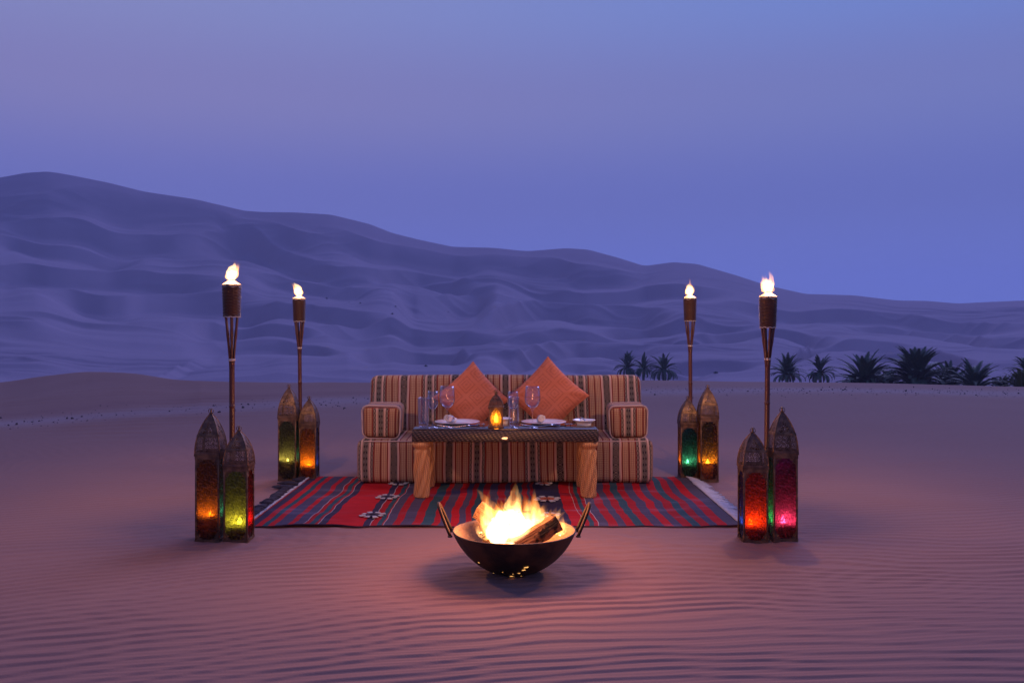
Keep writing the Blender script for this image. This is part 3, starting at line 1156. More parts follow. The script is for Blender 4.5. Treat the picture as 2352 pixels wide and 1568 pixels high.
    for k in range(190):
        y = RY0 + (RY1 - RY0) * (k + r_.random() * .6) / 190
        x0 = RX1 - 0.004
        ln = r_.uniform(0.07, 0.115)
        dy = r_.uniform(-0.03, 0.02)
        pts = []
        for q in range(4):
            t = q / 3
            X, Y = x0 + ln * t, y + dy * t + r_.uniform(-.004, .004)
            pts.append((X - ox, Y - oy, gz(X, Y) + 0.012 * (1 - t) + 0.004))
        fr.tube(pts, [0.0042, 0.004, 0.0035, 0.002], 4)
    tag(fr.build('fringe', 'fringe', root), None, None, None, 'stuff')
    fr = MB()
    for k in range(70):
        y = RY0 + (RY1 - RY0) * (k + r_.random() * .6) / 70
        x0 = RX0 + 0.01
        ln = r_.uniform(0.015, 0.05)
        pts = []
        for q in range(4):
            t = q / 3
            X, Y = x0 - ln * t, y + r_.uniform(-.01, .01)
            pts.append((X - ox, Y - oy, gz(X, Y) + 0.014 * (1 - t) + 0.006))
        fr.tube(pts, [0.005, 0.005, 0.0045, 0.003], 4)
    tag(fr.build('fringe', 'fringe', root), None, None, None, 'stuff')
    for k in range(44):
        y = RY0 + 0.15 + (RY1 - RY0 - 0.15) * (k + r_.random() * .8) / 44
        if r_.random() < 0.12:
            continue
        big = y > 6.1
        m2 = MB()
        ln = r_.uniform(0.05, 0.09) * (1.9 if big and r_.random() < .5 else 1)
        x0 = RX0 - 0.012
        dy = r_.uniform(-0.05, 0.02)
        pts = []
        for q in range(5):
            t = q / 4
            X, Y = x0 - ln * t, y + dy * t
            pts.append((X - ox, Y - oy, gz(X, Y) + 0.012 + 0.006 * math.sin(t * 3)))
        m2.tube(pts, [0.006, 0.013, 0.012, 0.011, 0.004], 6)
        m2.build('tassel', 'dark_tassel', root)


build_rug()


# ------------------------------------------------------------------ sofa
def build_sofa():
    cx, y0 = -0.05, 6.27
    zg = 0.012
    root = thing('majlis_sofa', 'low floor sofa upholstered in striped diamond-patterned woven fabric', 'sofa', (cx, y0, zg))

    def uv_main(voff, top=0.0):
        def f(q, ax, sg):
            if ax == 0:
                return (q.y + 0.192 * 0.5, q.z + voff)
            if ax == 1:
                return (q.x, q.z + voff)
            return (q.x, q.y * -1 + voff + top)
        return f
    seat = rbox((2.05, 0.78, 0.305), 0.05, 26, uv_main(0.02), 0.0025, 1)
    o = seat.build('seat', 'fabric', root)
    o.location = (0, 0.39, 0.1525)

    def lean(q):
        return Vector((q.x, q.y + (q.z + 0.2) * 0.22 + 0.012 * (q.x ** 2), q.z))
    back = rbox((2.07, 0.20, 0.43), 0.055, 26, uv_main(0.30), 0.002, 2, lean)
    o = back.build('backrest', 'fabric', root)
    o.location = (0, 0.66, 0.305 + 0.19)

    for s in (-1, 1):
        def uva(q, ax, sg):
            if ax == 1:
                return (q.x + 0.192, q.z)
            if ax == 0:
                return (q.y * 0.9 + 0.03, q.z)
            return (q.y * 0.9 + 0.03, q.x)

        def taper(q, s=s):
            k = 1 - 0.05 * (q.z / 0.11)
            return Vector((q.x * (1.0 + 0.03 * q.z / 0.11), q.y - (0.02 * q.z / 0.11), q.z))
        a = rbox((0.262, 0.40, 0.232), 0.045, 8, uva, 0.002, 5 + s, taper)
        ob = a.build('armrest', 'fabric', root)
        ob.location = (s * 0.868, 0.245, 0.305 + 0.113)
        ob.rotation_euler = (0, R(-1.5 * s), R(-2.5 * s))
        # piping round the front of the bolster
        pts = []
        hx, hz, r = 0.131, 0.116, 0.045
        for cxs, czs, t0 in ((1, 1, 0), (-1, 1, 90), (-1, -1, 180), (1, -1, 270)):
            for q in range(6):
                t = R(t0 + 90 * q / 5)
                pts.append(taper(Vector((cxs * (hx - r) + r * math.cos(t), -0.2 + 0.016, czs * (hz - r) + r * math.sin(t)))))
        MB().tube(pts, 0.005, 6, True).build('piping', 'edging', ob)
    # seams along seat and back
    for (z, y, xr, nm, pr) in ((0.292, 0.012, 0.97, 'piping', root),):
        MB().tube([(x, y + 0.002 * math.sin(x * 9), z) for x in np.linspace(-xr, xr, 50)], 0.004, 6).build('piping', 'edging', pr)
    # seam rows down the ends of the seat
    return root


build_sofa()


def build_cushion(x, y, z, half, tilt, roll, lab, yaw=0.0):
    root = MB()
    n = 30
    vs, uv = {}, {}
    for side in (1, -1):
        for i in range(n + 1):
            for j in range(n + 1):
                u, v = -1 + 2 * i / n, -1 + 2 * j / n
                k = 0.075
                X = half * u * (1 - k * (1 - v * v))
                Y = half * v * (1 - k * (1 - u * u))
                t = 0.075 * ((1 - u ** 4) * (1 - v ** 4)) ** 0.55
                t *= 1 + 0.12 * math.sin(u * 3.1 + v * 2) + 0.05 * math.sin(u * 9 - v * 5)
                cr = max(0.0, abs(u) + abs(v) - 0.75)
                t += 0.010 * cr * math.sin(math.atan2(v, u) * 22 + u * 3) * (1 - max(abs(u), abs(v)) ** 6)
                vs[(side, i, j)] = (X, -side * t, Y)
                uv[(side, i, j)] = (half * u + 0.03, half * v + 0.03)
        keys = [(side, i, j) for i in range(n + 1) for j in range(n + 1)]
        idx = {kk: q for q, kk in enumerate(keys)}
        fs = []
        for i in range(n):
            for j in range(n):
                f = (idx[(side, i, j)], idx[(side, i + 1, j)], idx[(side, i + 1, j + 1)], idx[(side, i, j + 1)])
                fs.append(f if side > 0 else f[::-1])
        root.add([vs[kk] for kk in keys], fs, [uv[kk] for kk in keys])
    o = root.build('cushion', 'cushion', None)
    o.rotation_mode = 'YXZ'
    o.matrix_world = Matrix.Translation((x, y, z)) @ Matrix.Rotation(yaw, 4, 'Z') @ Matrix.Rotation(tilt, 4, 'X') @ Matrix.Rotation(roll, 4, 'Y')
    tag(o, lab, 'cushion')
    return o


build_cushion(-0.305, 6.83, 0.555, 0.205, R(-17), R(47), 'terracotta cushion propped on one corner, its tip lower than the other cushion')
build_cushion(0.272, 6.82, 0.575, 0.218, R(-17), R(44), 'larger terracotta key-pattern cushion on one corner, its tip standing higher than the other', R(-4))

# ------------------------------------------------------------------ table
TZ = 0.45


def build_table():
    cx, y0, y1 = -0.043, 5.74, 6.24
    root = thing('low_table', 'low dark woven rattan table with honey-coloured twisted legs in front of the sofa', 'table', (cx, (y0 + y1) / 2, 0.0))
    w, d = 1.18, y1 - y0
    MB().box((0, 0, TZ - 0.045), (w, d, 0.076), None, 0.008).build('apron', 'wicker_dark', root, True, 35)
    a = Mat('table_glass')
    nz = a.noise(3, 2)
    gm = a.done(a.principled(a.mix(nz, (0.03, 0.018, 0.016), (0.06, 0.034, 0.03)), 0.07, 0, None, 0.6))
    MB().box((0, 0, TZ - 0.0035), (w - 0.012, d - 0.012, 0.007), None, 0.002).build('glass_top', gm, root, True, 35)
    for sx_ in (-1, 1):
        for sy_ in (-1, 1):
            mb = MB()
            prof = []
            for k in range(61):
                z = 0.006 + 0.364 * k / 60
                r = 0.046
                if z > 0.318:
                    t = (z - 0.318) / 0.052
                    r = 0.047 + 0.013 * math.sin(min(1, t) * PI) - 0.006 * max(0, t - 0.75) * 4
                elif z > 0.30:
                    r = 0.046 - 0.004 * math.sin((z - 0.30) / 0.018 * PI)
                prof.append((r, z))

            def tw(r, z, t):
                k = min(1, z / 0.02) * min(1, max(0, (0.312 - z) / 0.02))
                return r * (1 + 0.46 * k * (abs(math.cos(2.5 * t - z * 19)) - 0.64))
            mb.lathe(prof, 36, (0, 0, 0), tw)
            o = mb.build('leg', 'wicker_light', root)
            o.location = (sx_ * 0.532, sy_ * (d / 2 - 0.062), 0.006)
            o.rotation_euler = (0, 0, random.random() * 6)
    # oval maker's plate
    m = MB()
    m.lathe([(0.0, 0.0), (0.98, 0.0), (1.0, 0.3), (0.9, 0.55), (0.86, 0.45), (0.0, 0.45)], 32)
    o = m.build('badge', 'steel', root, True, 40)
    o.scale = (0.0225, 0.0085, 0.006)
    o.rotation_euler = (R(90), 0, 0)
    o.location = (0.0 - 0.003, -d / 2 - 0.0005, TZ - 0.058)
    return root


build_table()
TT = TZ + 0.0002


def glassware(name, prof, loc, label, cat, mat='glass', n=40, parts=None):
    o = MB().lathe(prof, n, cap=False).build(name, mat)
    o.location = loc
    return tag(o, label, cat)


def wine_profile(h, rb, rmax, rrim, stem):
    """closed lathe profile (outer then inner) of a stemmed glass"""
    zb = stem
    hb = h - stem
    outer = [(0, 0), (rb, 0.0), (rb, 0.0015), (rb * .5, 0.005), (0.006, 0.012), (0.0035, 0.03), (0.0033, stem * .8), (0.006, stem - 0.006)]
    bowl = [(0.06, 0.0), (0.26, 0.035), (0.52, 0.10), (0.76, 0.19), (0.93, 0.31), (1.0, 0.44), (0.985, 0.60), (0.92, 0.80), (rrim / rmax, 1.0)]
    o2 = [(rmax * a, zb + hb * b) for a, b in bowl[1:]]
    inner = [(max(0, r - 0.0012), z + (0.006 if i == 0 else 0.0)) for i, (r, z) in enumerate(o2)][::-1]
    return outer + o2 + inner + [(0, zb + 0.012)]


def smooth_prof(p, k=3):
    out = []
    n = len(p)
    for i in range(n - 1):
        p0, p1, p2, p3 = p[max(0, i - 1)], p[i], p[i + 1], p[min(n - 1, i + 2)]
        for q in range(k):
            t = q / k
            out.append(tuple(max(0.0, 0.5 * (2 * b + (c - a) * t + (2 * a - 5 * b + 4 * c - d) * t * t + (3 * b - a - 3 * c + d) * t ** 3)) for a, b, c, d in zip(p0, p1, p2, p3)))
    out.append(p[-1])
    return out


def tx(px, d):
    return (px - 1176) / FPX * d


glassware('wine_glass', wine_profile(0.265, 0.042, 0.051, 0.042, 0.122), (tx(1027, 5.80), 5.80, TT), 'large clear wine glass beside the patterned tumbler and the smaller glass', 'wine glass')
glassware('wine_glass', wine_profile(0.232, 0.038, 0.037, 0.030, 0.112), (tx(994, 5.81), 5.81, TT), 'smaller clear wine glass next to the patterned tumbler', 'wine glass')
glassware('wine_glass', wine_profile(0.265, 0.042, 0.051, 0.042, 0.122), (tx(1223, 5.79), 5.79, TT), 'large clear wine glass before the larger cushion', 'wine glass')
glassware('wine_glass', wine_profile(0.232, 0.038, 0.037, 0.030, 0.112), (tx(1178, 5.80), 5.80, TT), 'smaller clear wine glass standing in front of a smooth tumbler', 'wine glass')
tum = [(0, 0), (0.031, 0), (0.033, 0.004), (0.0345, 0.03), (0.0365, 0.185), (0.0362, 0.187), (0.0352, 0.185), (0.033, 0.03), (0.031, 0.022), (0, 0.02)]
glassware('tumbler', tum, (tx(972.5, 5.86), 5.86, TT), 'tall patterned glass tumbler at the end of the table', 'tumbler', 'glass_cut')
glassware('tumbler', tum, (tx(1180, 5.93), 5.93, TT), 'tall glass tumbler right behind the smaller wine glass near the table lantern', 'tumbler', 'glass')


def plate(px, d, r, label, h=0.018, flat=False):
    prof = [(0, 0.0), (r * .52, 0.0), (r * .56, 0.003), (r * .62, 0.006), (r * .98, h - 0.001), (r, h), (r * .98, h + 0.002), (r * .66, 0.011), (r * .60, 0.008), (0, 0.007)]
    o = MB().lathe(prof, 56, cap=False).build('plate', 'porcelain', None, True, 50)
    o.location = (tx(px, d), d, TT)
    return tag(o, label, 'plate')


plate(1050, 6.03, 0.15, 'white dinner plate holding the napkin nearest the patterned tumbler')
plate(1249, 6.03, 0.15, 'white dinner plate holding the napkin in front of the larger cushion')


def side_plate(px, d, label, r=0.076):
    prof = [(0, 0.0), (r * .62, 0.0), (r * .64, 0.012), (r * .7, 0.02), (r * .97, 0.030), (r, 0.032), (r * .98, 0.034), (r * .72, 0.026), (r * .6, 0.022), (0, 0.021)]
    o = MB().lathe(prof, 48, cap=False).build('side_plate', 'porcelain', None, True, 50)
    o.location = (tx(px, d), d, TT)
    return tag(o, label, 'plate')


side_plate(1341.5, 5.98, 'small white side plate with a butter knife at the table end')
side_plate(1150, 6.08, 'small white side plate behind the table lantern')
# butter knife lying on the side plate
kb = MB()
kb.box((0, 0, 0), (0.012, 0.085, 0.002), None, 0.0008)
kb.box((0, 0.075, 0.001), (0.008, 0.07, 0.004), None, 0.0015)
o = kb.build('butter_knife', 'steel', None, True, 40)
o.location = (tx(1341, 5.98), 5.965, TT + 0.036)
o.rotation_euler = (R(3), 0, R(8))
tag(o, 'small steel butter knife lying across the side plate', 'knife')


def napkin(px, d, z, yaw, pitch, label):
    root = thing('napkin_roll', label, 'napkin', (tx(px, d), d, z), yaw)
    # spiral roll seen end on
    pts = []
    turns = 3.1
    n = 70
    L_ = 0.105
    vs, fs = [], []
    for i in range(n + 1):
        t = i / n
        a = turns * 2 * PI * t
        r = 0.004 + 0.0185 * t
        for y in (-L_ / 2 + 0.004 * math.sin(a * 1.3), L_ / 2):
            vs.append((r * math.cos(a), y, r * math.sin(a) + 0.0235))
    for i in range(n):
        fs.append((2 * i, 2 * i + 2, 2 * i + 3, 2 * i + 1))
    m = MB().add(vs, fs)
    o = m.build('cloth_roll', 'linen', root)
    md = o.modifiers.new('thick', 'SOLIDIFY')
    md.thickness = 0.0045
    md.offset = 0
    o.rotation_euler = (pitch, 0, 0)
    o.location = (0, 0, 0.006)
    c = MB().lathe([(0.0, -L_ / 2 + 0.012), (0.020, -L_ / 2 + 0.012), (0.0215, 0), (0.020, L_ / 2 - 0.004), (0, L_ / 2 - 0.004)], 28)
    o2 = c.build('cloth_core', 'linen', o)
    o2.rotation_euler = (R(-90), 0, 0)
    o2.location = (0, 0, 0.0235)
    rg = MB().lathe([(0.0243, -0.014), (0.0262, -0.014), (0.0268, 0), (0.0262, 0.014), (0.0243, 0.014), (0.0243, -0.014)], 32, cap=False)
    o3 = rg.build('napkin_ring', 'steel', o, True, 40)
    o3.rotation_euler = (R(-90), 0, 0)
    o3.location = (0, 0.0, 0.0235)
    return root


napkin(1033, 6.00, TT + 0.007, R(-24), R(-14), 'rolled white napkin in a steel ring turned sideways on its plate')
napkin(1242, 6.00, TT + 0.007, R(6), R(-14), 'rolled white napkin in a steel ring pointing straight out, its folds showing')


def spoon(px, d, yaw, label):
    mb = MB()
    pts, rad = [], []
    for k in range(15):
        t = k / 14
        pts.append((-0.10 + 0.20 * t, 0, 0.006 + 0.012 * abs(t - 0.55) ** 1.5 * 3))
        rad.append(0.0022 + 0.0016 * abs(t - 0.5))
    mb.tube(pts, rad, 8)
    vs, fs = [], []
    n = 14
    for i in range(7):
        for j in range(n):
            s_ = i / 6
            a = 2 * PI * j / n
            vs.append((0.128 + 0.032 * s_ * math.cos(a), 0.020 * s_ * math.sin(a), 0.006 + 0.010 * s_ * s_))
    for i in range(6):
        for j in range(n):
            q = (j + 1) % n
            fs.append((i * n + j, i * n + q, (i + 1) * n + q, (i + 1) * n + j))
    k = len(vs)
    vs += [(x, y, z - 0.0016) for x, y, z in vs]
    fs += [tuple(q + k for q in f[::-1]) for f in fs]
    mb.add(vs, fs)
    o = mb.build('spoon', 'steel')
    o.location = (tx(px, d), d, TT)
    o.rotation_euler = (0, 0, yaw)
    return tag(o, label, 'spoon')


spoon(1040, 5.80, R(8), 'steel spoon lying before the plate by the patterned tumbler')
spoon(1232, 5.83, R(8), 'steel spoon lying before the plate in front of the larger cushion')


def fork(px, d, yaw, label):
    mb = MB()
    for k in range(4):
        x = (k - 1.5) * 0.0065
        mb.tube([(x * 1.0, -0.105, 0.022), (x, -0.085, 0.012), (x, -0.055, 0.010), (x * .8, -0.045, 0.012)], [0.0010, 0.0017, 0.002, 0.002], 6)
    mb.box((0, -0.036, 0.0125), (0.025, 0.022, 0.0025), None, 0.001)
    pts = [(0, -0.03 + 0.13 * k / 9, 0.012 - 0.010 * (k / 9)) for k in range(10)]
    mb.tube(pts, [0.0028] * 6 + [0.0034, 0.004, 0.0045, 0.003], 6)
    o = mb.build('fork', 'steel', None)
    o.location = (tx(px, d), d, TT)
    o.rotation_euler = (0, 0, yaw)
    return tag(o, label, 'fork', 'forks laid on the table')


fork(1099, 5.96, R(0), 'steel fork on the table between the table lantern and a dinner plate')
fork(1110, 5.95, R(2), 'steel fork close beside the table lantern')
fork(1300, 5.96, R(0), 'steel fork beside the dinner plate in front of the larger cushion')
fork(1311, 5.95, R(-2), 'steel fork next to the small side plate with the butter knife')


# ------------------------------------------------------------------ lanterns
def candle(loc, r, h, label, power=None, name='pillar_candle'):
    root = thing(name, label, 'candle', loc)
    well = h * 0.42
    mb = MB().lathe([(0, 0), (r * .98, 0), (r, 0.004), (r, h - 0.003), (r * .97, h), (r * .93, h - 0.002), (r * .88, h - well * .6), (r * .5, h - well), (0, h - well)], 28, cap=False)
    mb.build('wax', 'wax', root)
    hb_ = h - well * 0.75
    MB().tube([(0, 0, h - well - 0.002), (0.001, 0, hb_ + 0.003), (0.002, 0.001, hb_ + 0.006)], 0.0012, 6).build('wick', 'wick', root)
    fh = 0.058
    fl = [(0.0, hb_ + 0.002)] + [(0.0125 * math.sin(PI * t ** 0.75) ** 0.9, hb_ + 0.002 + fh * t) for t in np.linspace(0.08, 0.95, 9)] + [(0, hb_ + 0.006 + fh)]
    f = MB().lathe(fl, 12, cap=False)
    f.build('flame', 'candle_flame' if power is None else power, root)
    return root


def lantern(px, d, H, w, panes, label, group='moroccan lanterns', seed=0, rz=0.0, cand=None, latch=0):
    x = tx(px, d)
    z0 = gz(x, d + w / 2) - 0.007
    root = thing('moroccan_lantern', label, 'lantern', (x, d + w / 2, z0), rz, None)
    hb = 0.655 * H
    pw = 0.009
    h = w / 2
    MB().box((0, 0, 0.006), (w + 0.004, w + 0.004, 0.012), None, 0.002).build('base', 'brass', root, True, 40)
    for sx_ in (-1, 1):
        for sy_ in (-1, 1):
            MB().box((sx_ * (h - pw / 2), sy_ * (h - pw / 2), (hb + 0.012) / 2), (pw, pw, hb - 0.0125), None, 0.0015).build('corner_post', 'brass', root, True, 40)
    # rims at foot and shoulder
    for zc, hh, o_ in ((0.018, 0.010, 0.001), (hb - 0.010, 0.018, 0.001), (hb + 0.004, 0.009, 0.004)):
        m = MB()
        a = h + o_
        for q in range(4):
            rt = Matrix.Rotation(q * PI / 2, 3, 'Z')
            m.box(rt @ Vector((0, -(a - 0.004), zc)), (2 * a - 0.0002 * q, 0.008, hh - 0.0004 * (q % 2)), rt, 0)
        m.build('rim', 'brass', root, True, 40)
    # panes: front, right, back, left
    for q, pm in enumerate(panes):
        rt = Matrix.Rotation(q * PI / 2, 3, 'Z')
        m = MB().box(rt @ Vector((0, -(h - 0.006), (hb) / 2)), (w - 2 * pw + 0.002, 0.002, hb - 0.03), rt)
        m.build('glass_pane', pm, root, False)
        # scrolled corner brackets in front of the glass
        inw = (w - 2 * pw) / 2
        for sx_ in (-1, 1):
            for zt, dirz, sz_ in ((hb - 0.018, -1, 1.0), (0.022, 1, 0.85)):
                f = MB()
                R0 = 0.034 * sz_ * (w / 0.122)
                for s in range(7):
                    t = s / 7
                    wd = R0 * (1 - t) ** 1.6 * (0.8 + 0.25 * math.sin(s * 2.4)) + 0.003
                    f.box(rt @ Vector((sx_ * (inw - wd / 2), -(h - 0.0035), zt + dirz * (R0 * 1.25 * (t + 0.07)))), (wd, 0.0015, R0 * 0.13), rt)
                f.tube([rt @ Vector((sx_ * (inw - 0.3 * R0 + 0.2 * R0 * math.cos(a)), -(h - 0.0025), zt + dirz * (0.62 * R0) + 0.2 * R0 * math.sin(a))) for a in np.linspace(0, 2 * PI, 9)[:-1]], 0.0013, 4, True)
                f.build('filigree', 'brass', root, False)
    # onion-pointed roof: four curved pierced panels and their ribs
    hr = H - hb - 0.03
    zr = hb + 0.008

    def half(t):
        return (h + 0.001) * max(0.045, (1 - t ** 2.1) ** 0.87)
    N = 18
    for q in range(4):
        rt = Matrix.Rotation(q * PI / 2, 3, 'Z')
        m = MB()
        vs, uv, fs = [], [], []
        for i in range(N + 1):
            t = i / N
            a = half(t)
            for j in range(9):
                u = -1 + 2 * j / 8
                bulge = 0.004 * (1 - u * u) * (1 - t)
                vs.append(rt @ Vector((u * a, -a - bulge, zr + hr * t)))
                uv.append((u + 1e-5, t + 1e-5))
        for i in range(N):
            for j in range(8):
                fs.append((i * 9 + j, i * 9 + j + 1, (i + 1) * 9 + j + 1, (i + 1) * 9 + j))
        m.add(vs, fs, uv)
        m.build('roof_panel', 'pierced', root)
        pts = [rt @ Vector((half(i / N), -half(i / N), zr + hr * i / N)) for i in range(N + 1)]
        MB().tube(pts, 0.0026, 6).build('rib', 'brass', root)
        # flat strap bands across the panel
        for t0 in (0.46,):
            a = half(t0)
            MB().box(rt @ Vector((0, -a - 0.0035, zr + hr * t0)), (2 * a * 0.96, 0.0022, 0.012 * H / .68), rt @ Matrix.Rotation(R(-14), 3, 'X')).build('strap', 'brass', root, False)
    k = MB().lathe([(0, 0), (0.008, 0.0), (0.0085, 0.004), (0.004, 0.010), (0.0058, 0.015), (0.004, 0.021), (0, 0.023)], 16, (0, 0, zr + hr - 0.004))
    k.build('finial', 'brass', root)
    rr0 = 0.0135
    rg = MB().tube([(rr0 * math.cos(a), 0.004 * math.sin(a * 2), zr + hr + 0.008 + rr0 * math.sin(a)) for a in np.linspace(0, 2 * PI, 21)[:-1]], 0.0017, 6, True)
    o = rg.build('carrying_ring', 'brass', root)
    if latch:
        m = MB().box((latch * (h + 0.003), -h * 0.3, hb * 0.42), (0.005, 0.01, 0.05), None, 0.001)
        m.box((latch * (h + 0.007), -h * 0.3, hb * 0.44), (0.008, 0.005, 0.008), None, 0.001)
        m.build('latch', 'brass', root, True, 40)
    if cand:
        cx_, cy_, cr, ch, lab = cand
        candle((x + cx_, d + w / 2 + cy_, z0 + 0.0122), cr, ch, lab)
    return root


pane = {}
for nm, col, cl in (('amber', (0.85, 0.42, 0.06), 0.5), ('dark_amber', (0.55, 0.26, 0.05), 0.5), ('red', (0.70, 0.05, 0.02), 0.4), ('orange_red', (0.80, 0.15, 0.015), 0.45),
                    ('green', (0.46, 0.52, 0.17), 0.5), ('olive', (0.55, 0.45, 0.12), 0.5), ('sage', (0.42, 0.46, 0.28), 0.55), ('teal', (0.08, 0.34, 0.38), 0.5), ('blue', (0.05, 0.12, 0.60), 0.5),
                    ('purple', (0.62, 0.13, 0.46), 0.42), ('rose', (0.85, 0.10, 0.12), 0.4), ('clear_amber', (0.85, 0.52, 0.14), 0.95), ('sea_green', (0.10, 0.50, 0.35), 0.5)):
    pane[nm] = mat_pane('hammered_glass_' + nm, tuple(q * 0.74 + 0.02 for q in col), cl)
p_ = pane
WL = 0.124
lantern(475.5, 4.64, 0.685, WL, (p_['dark_amber'], p_['teal'], p_['olive'], p_['red']), 'tall lantern with dark amber front glass, standing beside the green glass lantern', cand=(-0.002, 0.0, 0.034, 0.125, 'squat candle burning inside the tall dark amber lantern'))
lantern(540.5, 4.62, 0.595, WL, (p_['green'], p_['red'], p_['sage'], p_['amber']), 'short lantern with yellow-green front glass and red side glass', cand=(0.004, 0.0, 0.033, 0.085, 'small candle burning inside the green glass lantern'))
lantern(659, 6.44, 0.69, 0.128, (p_['sage'], p_['teal'], p_['amber'], p_['orange_red']), 'tall lantern with sage green glass behind the rug fringe of dark tassels', cand=(-0.012, 0.0, 0.033, 0.135, 'candle burning inside the sage green lantern'))
lantern(706, 6.50, 0.60, 0.122, (p_['amber'], p_['blue'], p_['amber'], p_['amber']), 'short lantern with golden amber glass on all sides by the tasselled rug corner', cand=(0.0, 0.0, 0.033, 0.095, 'candle burning inside the golden amber lantern'))
lantern(1584, 6.54, 0.60, 0.126, (p_['teal'], p_['teal'], p_['sea_green'], p_['amber']), 'short lantern with teal front glass at the cream-fringed rug corner', cand=(-0.004, 0.0, 0.032, 0.105, 'candle burning inside the teal glass lantern'))
lantern(1630, 6.44, 0.69, 0.128, (p_['clear_amber'], p_['amber'], p_['teal'], p_['amber']), 'tall lantern with clear amber glass showing a big lit pillar candle', cand=(-0.003, -0.008, 0.040, 0.125, 'thick glowing pillar candle inside the tall clear amber lantern'))
lantern(1736.5, 4.63, 0.59, WL + 0.002, (p_['orange_red'], p_['amber'], p_['amber'], p_['blue']), 'short lantern with orange-red front glass and blue side glass', cand=(-0.012, 0.0, 0.034, 0.085, 'candle burning inside the orange-red lantern'), latch=-1)
lantern(1805, 4.63, 0.687, WL, (p_['purple'], p_['red'], p_['rose'], p_['sea_green']), 'tall lantern with purple and pink front glass and sea-green side glass', cand=(0.004, 0.0, 0.036, 0.085, 'candle burning inside the purple and pink lantern'))


# small table lantern
def table_lantern(px, d):
    x = tx(px, d)
    root = thing('table_lantern', 'small dark brass lantern with a lit candle on the table', 'lantern', (x, d, TT))
    w, hb = 0.088, 0.125
    h = w / 2
    MB().box((0, 0, 0.006), (w + 0.014, w + 0.014, 0.011), None, 0.002).build('base', 'brass', root, True, 40)
    for sx_ in (-1, 1):
        for sy_ in (-1, 1):
            MB().box((sx_ * (h - 0.005), sy_ * (h - 0.005), hb / 2 + 0.006), (0.010, 0.010, hb - 0.012), None, 0.001).build('corner_post', 'brass', root, True, 40)
    for q in range(4):
        rt = Matrix.Rotation(q * PI / 2, 3, 'Z')
        MB().box(rt @ Vector((0, -(h - 0.007), hb / 2 + 0.006)), (w - 0.02, 0.002, hb - 0.014), rt).build('glass_pane', p_['clear_amber'], root, False)
        f = MB()
        # arched metal surround
        for s_ in (-1, 1):
            for i in range(7):
                t = i / 6
                wd = 0.004 + 0.022 * t ** 2.2
                f.box(rt @ Vector((s_ * (h - 0.010 - wd / 2), -(h - 0.003), 0.080 + 0.040 * t)), (wd, 0.002, 0.0072), rt)
            for i in range(4):
                t = i / 3
                wd = 0.004 + 0.014 * t ** 1.8
                f.box(rt @ Vector((s_ * (h - 0.010 - wd / 2), -(h - 0.003), 0.034 - 0.020 * t)), (wd, 0.002, 0.0072), rt)
        f.build('filigree', 'brass', root, False)
        # domed pierced roof
        N = 12

        def half(t):
            return (h + 0.003) * (1 - 0.25 * t - 0.67 * t ** 2.3)
        vs, uv, fs = [], [], []
        for i in range(N + 1):
            t = i / N
            a = half(t)
            for j in range(5):
                u = -1 + j / 2
                vs.append(rt @ Vector((u * a, -a, hb + 0.010 + 0.075 * t)))
                uv.append((u * 0.8 + 1e-5, t * 0.9 + 1e-5))
        for i in range(N):
            for j in range(4):
                fs.append((i * 5 + j, i * 5 + j + 1, (i + 1) * 5 + j + 1, (i + 1) * 5 + j))
        MB().add(vs, fs, uv).build('roof_panel', 'pierced', root)
        MB().tube([rt @ Vector((half(i / N), -half(i / N), hb + 0.010 + 0.075 * i / N)) for i in range(N + 1)], 0.002, 5).build('rib', 'brass', root)
    MB().box((0, 0, hb + 0.004), (w + 0.014, w + 0.014, 0.010), None, 0.002).build('rim', 'brass', root, True, 40)
    MB().lathe([(0, 0), (0.009, 0), (0.010, 0.004), (0.006, 0.010), (0.009, 0.016), (0.006, 0.024), (0, 0.026)], 14, (0, 0, hb + 0.083)).build('finial', 'brass', root)
    MB().tube([(0.013 * math.cos(a), 0, hb + 0.103 + 0.013 * math.sin(a)) for a in np.linspace(0, 2 * PI, 17)[:-1]], 0.002, 6, True).build('carrying_ring', 'brass', root)
    candle((x, d, TT + 0.0118), 0.020, 0.022, 'tea light burning inside the small table lantern', None, 'tea_light')
    return root


table_lantern(1139.5, 5.84)


# ------------------------------------------------------------------ flames
def flame_mesh(pts, rads, n=10, seed=0):
    """closed wavering tongue along pts"""
    rs_ = random.Random(seed)
    mb = MB()
    P_, r2 = [], []
    m = len(pts)
    for i in range(m - 1):
        for q in range(4):
            t = q / 4
            a, b = Vector(pts[i]), Vector(pts[i + 1])
            P_.append(a.lerp(b, t) + Vector((rs_.uniform(-1, 1), rs_.uniform(-1, 1), 0)) * rads[i] * 0.10)
            r2.append(rads[i] * (1 - t) + rads[i + 1] * t)
    P_.append(Vector(pts[-1]))
    r2.append(rads[-1])
    mb.tube(P_, [max(0.0008, r) for r in r2], n)
    return mb


M['fire_core'] = mat_flame('white_hot_gas', (1.0, 0.64, 0.30), 52.0, False)
M['fire_mid'] = mat_flame('yellow_flame_gas', (1.0, 0.47, 0.14), 44.0)
M['fire_tip'] = mat_flame('orange_flame_gas', (1.0, 0.34, 0.075), 40.0)
M['torch_core'] = mat_flame('torch_flame_gas', (1.0, 0.62, 0.24), 60.0, False)
M['torch_edge'] = mat_flame('torch_flame_edge', (1.0, 0.42, 0.09), 75.0)


def lamp(name, loc, power, col, rad, parent):
    l = bpy.data.lights.new(name, 'POINT')
    l.energy = power
    l.color = col
    l.shadow_soft_size = rad
    o = bpy.data.objects.new(name, l)
    C.objects.link(o)
    o.location = loc
    o.parent = parent
    return o


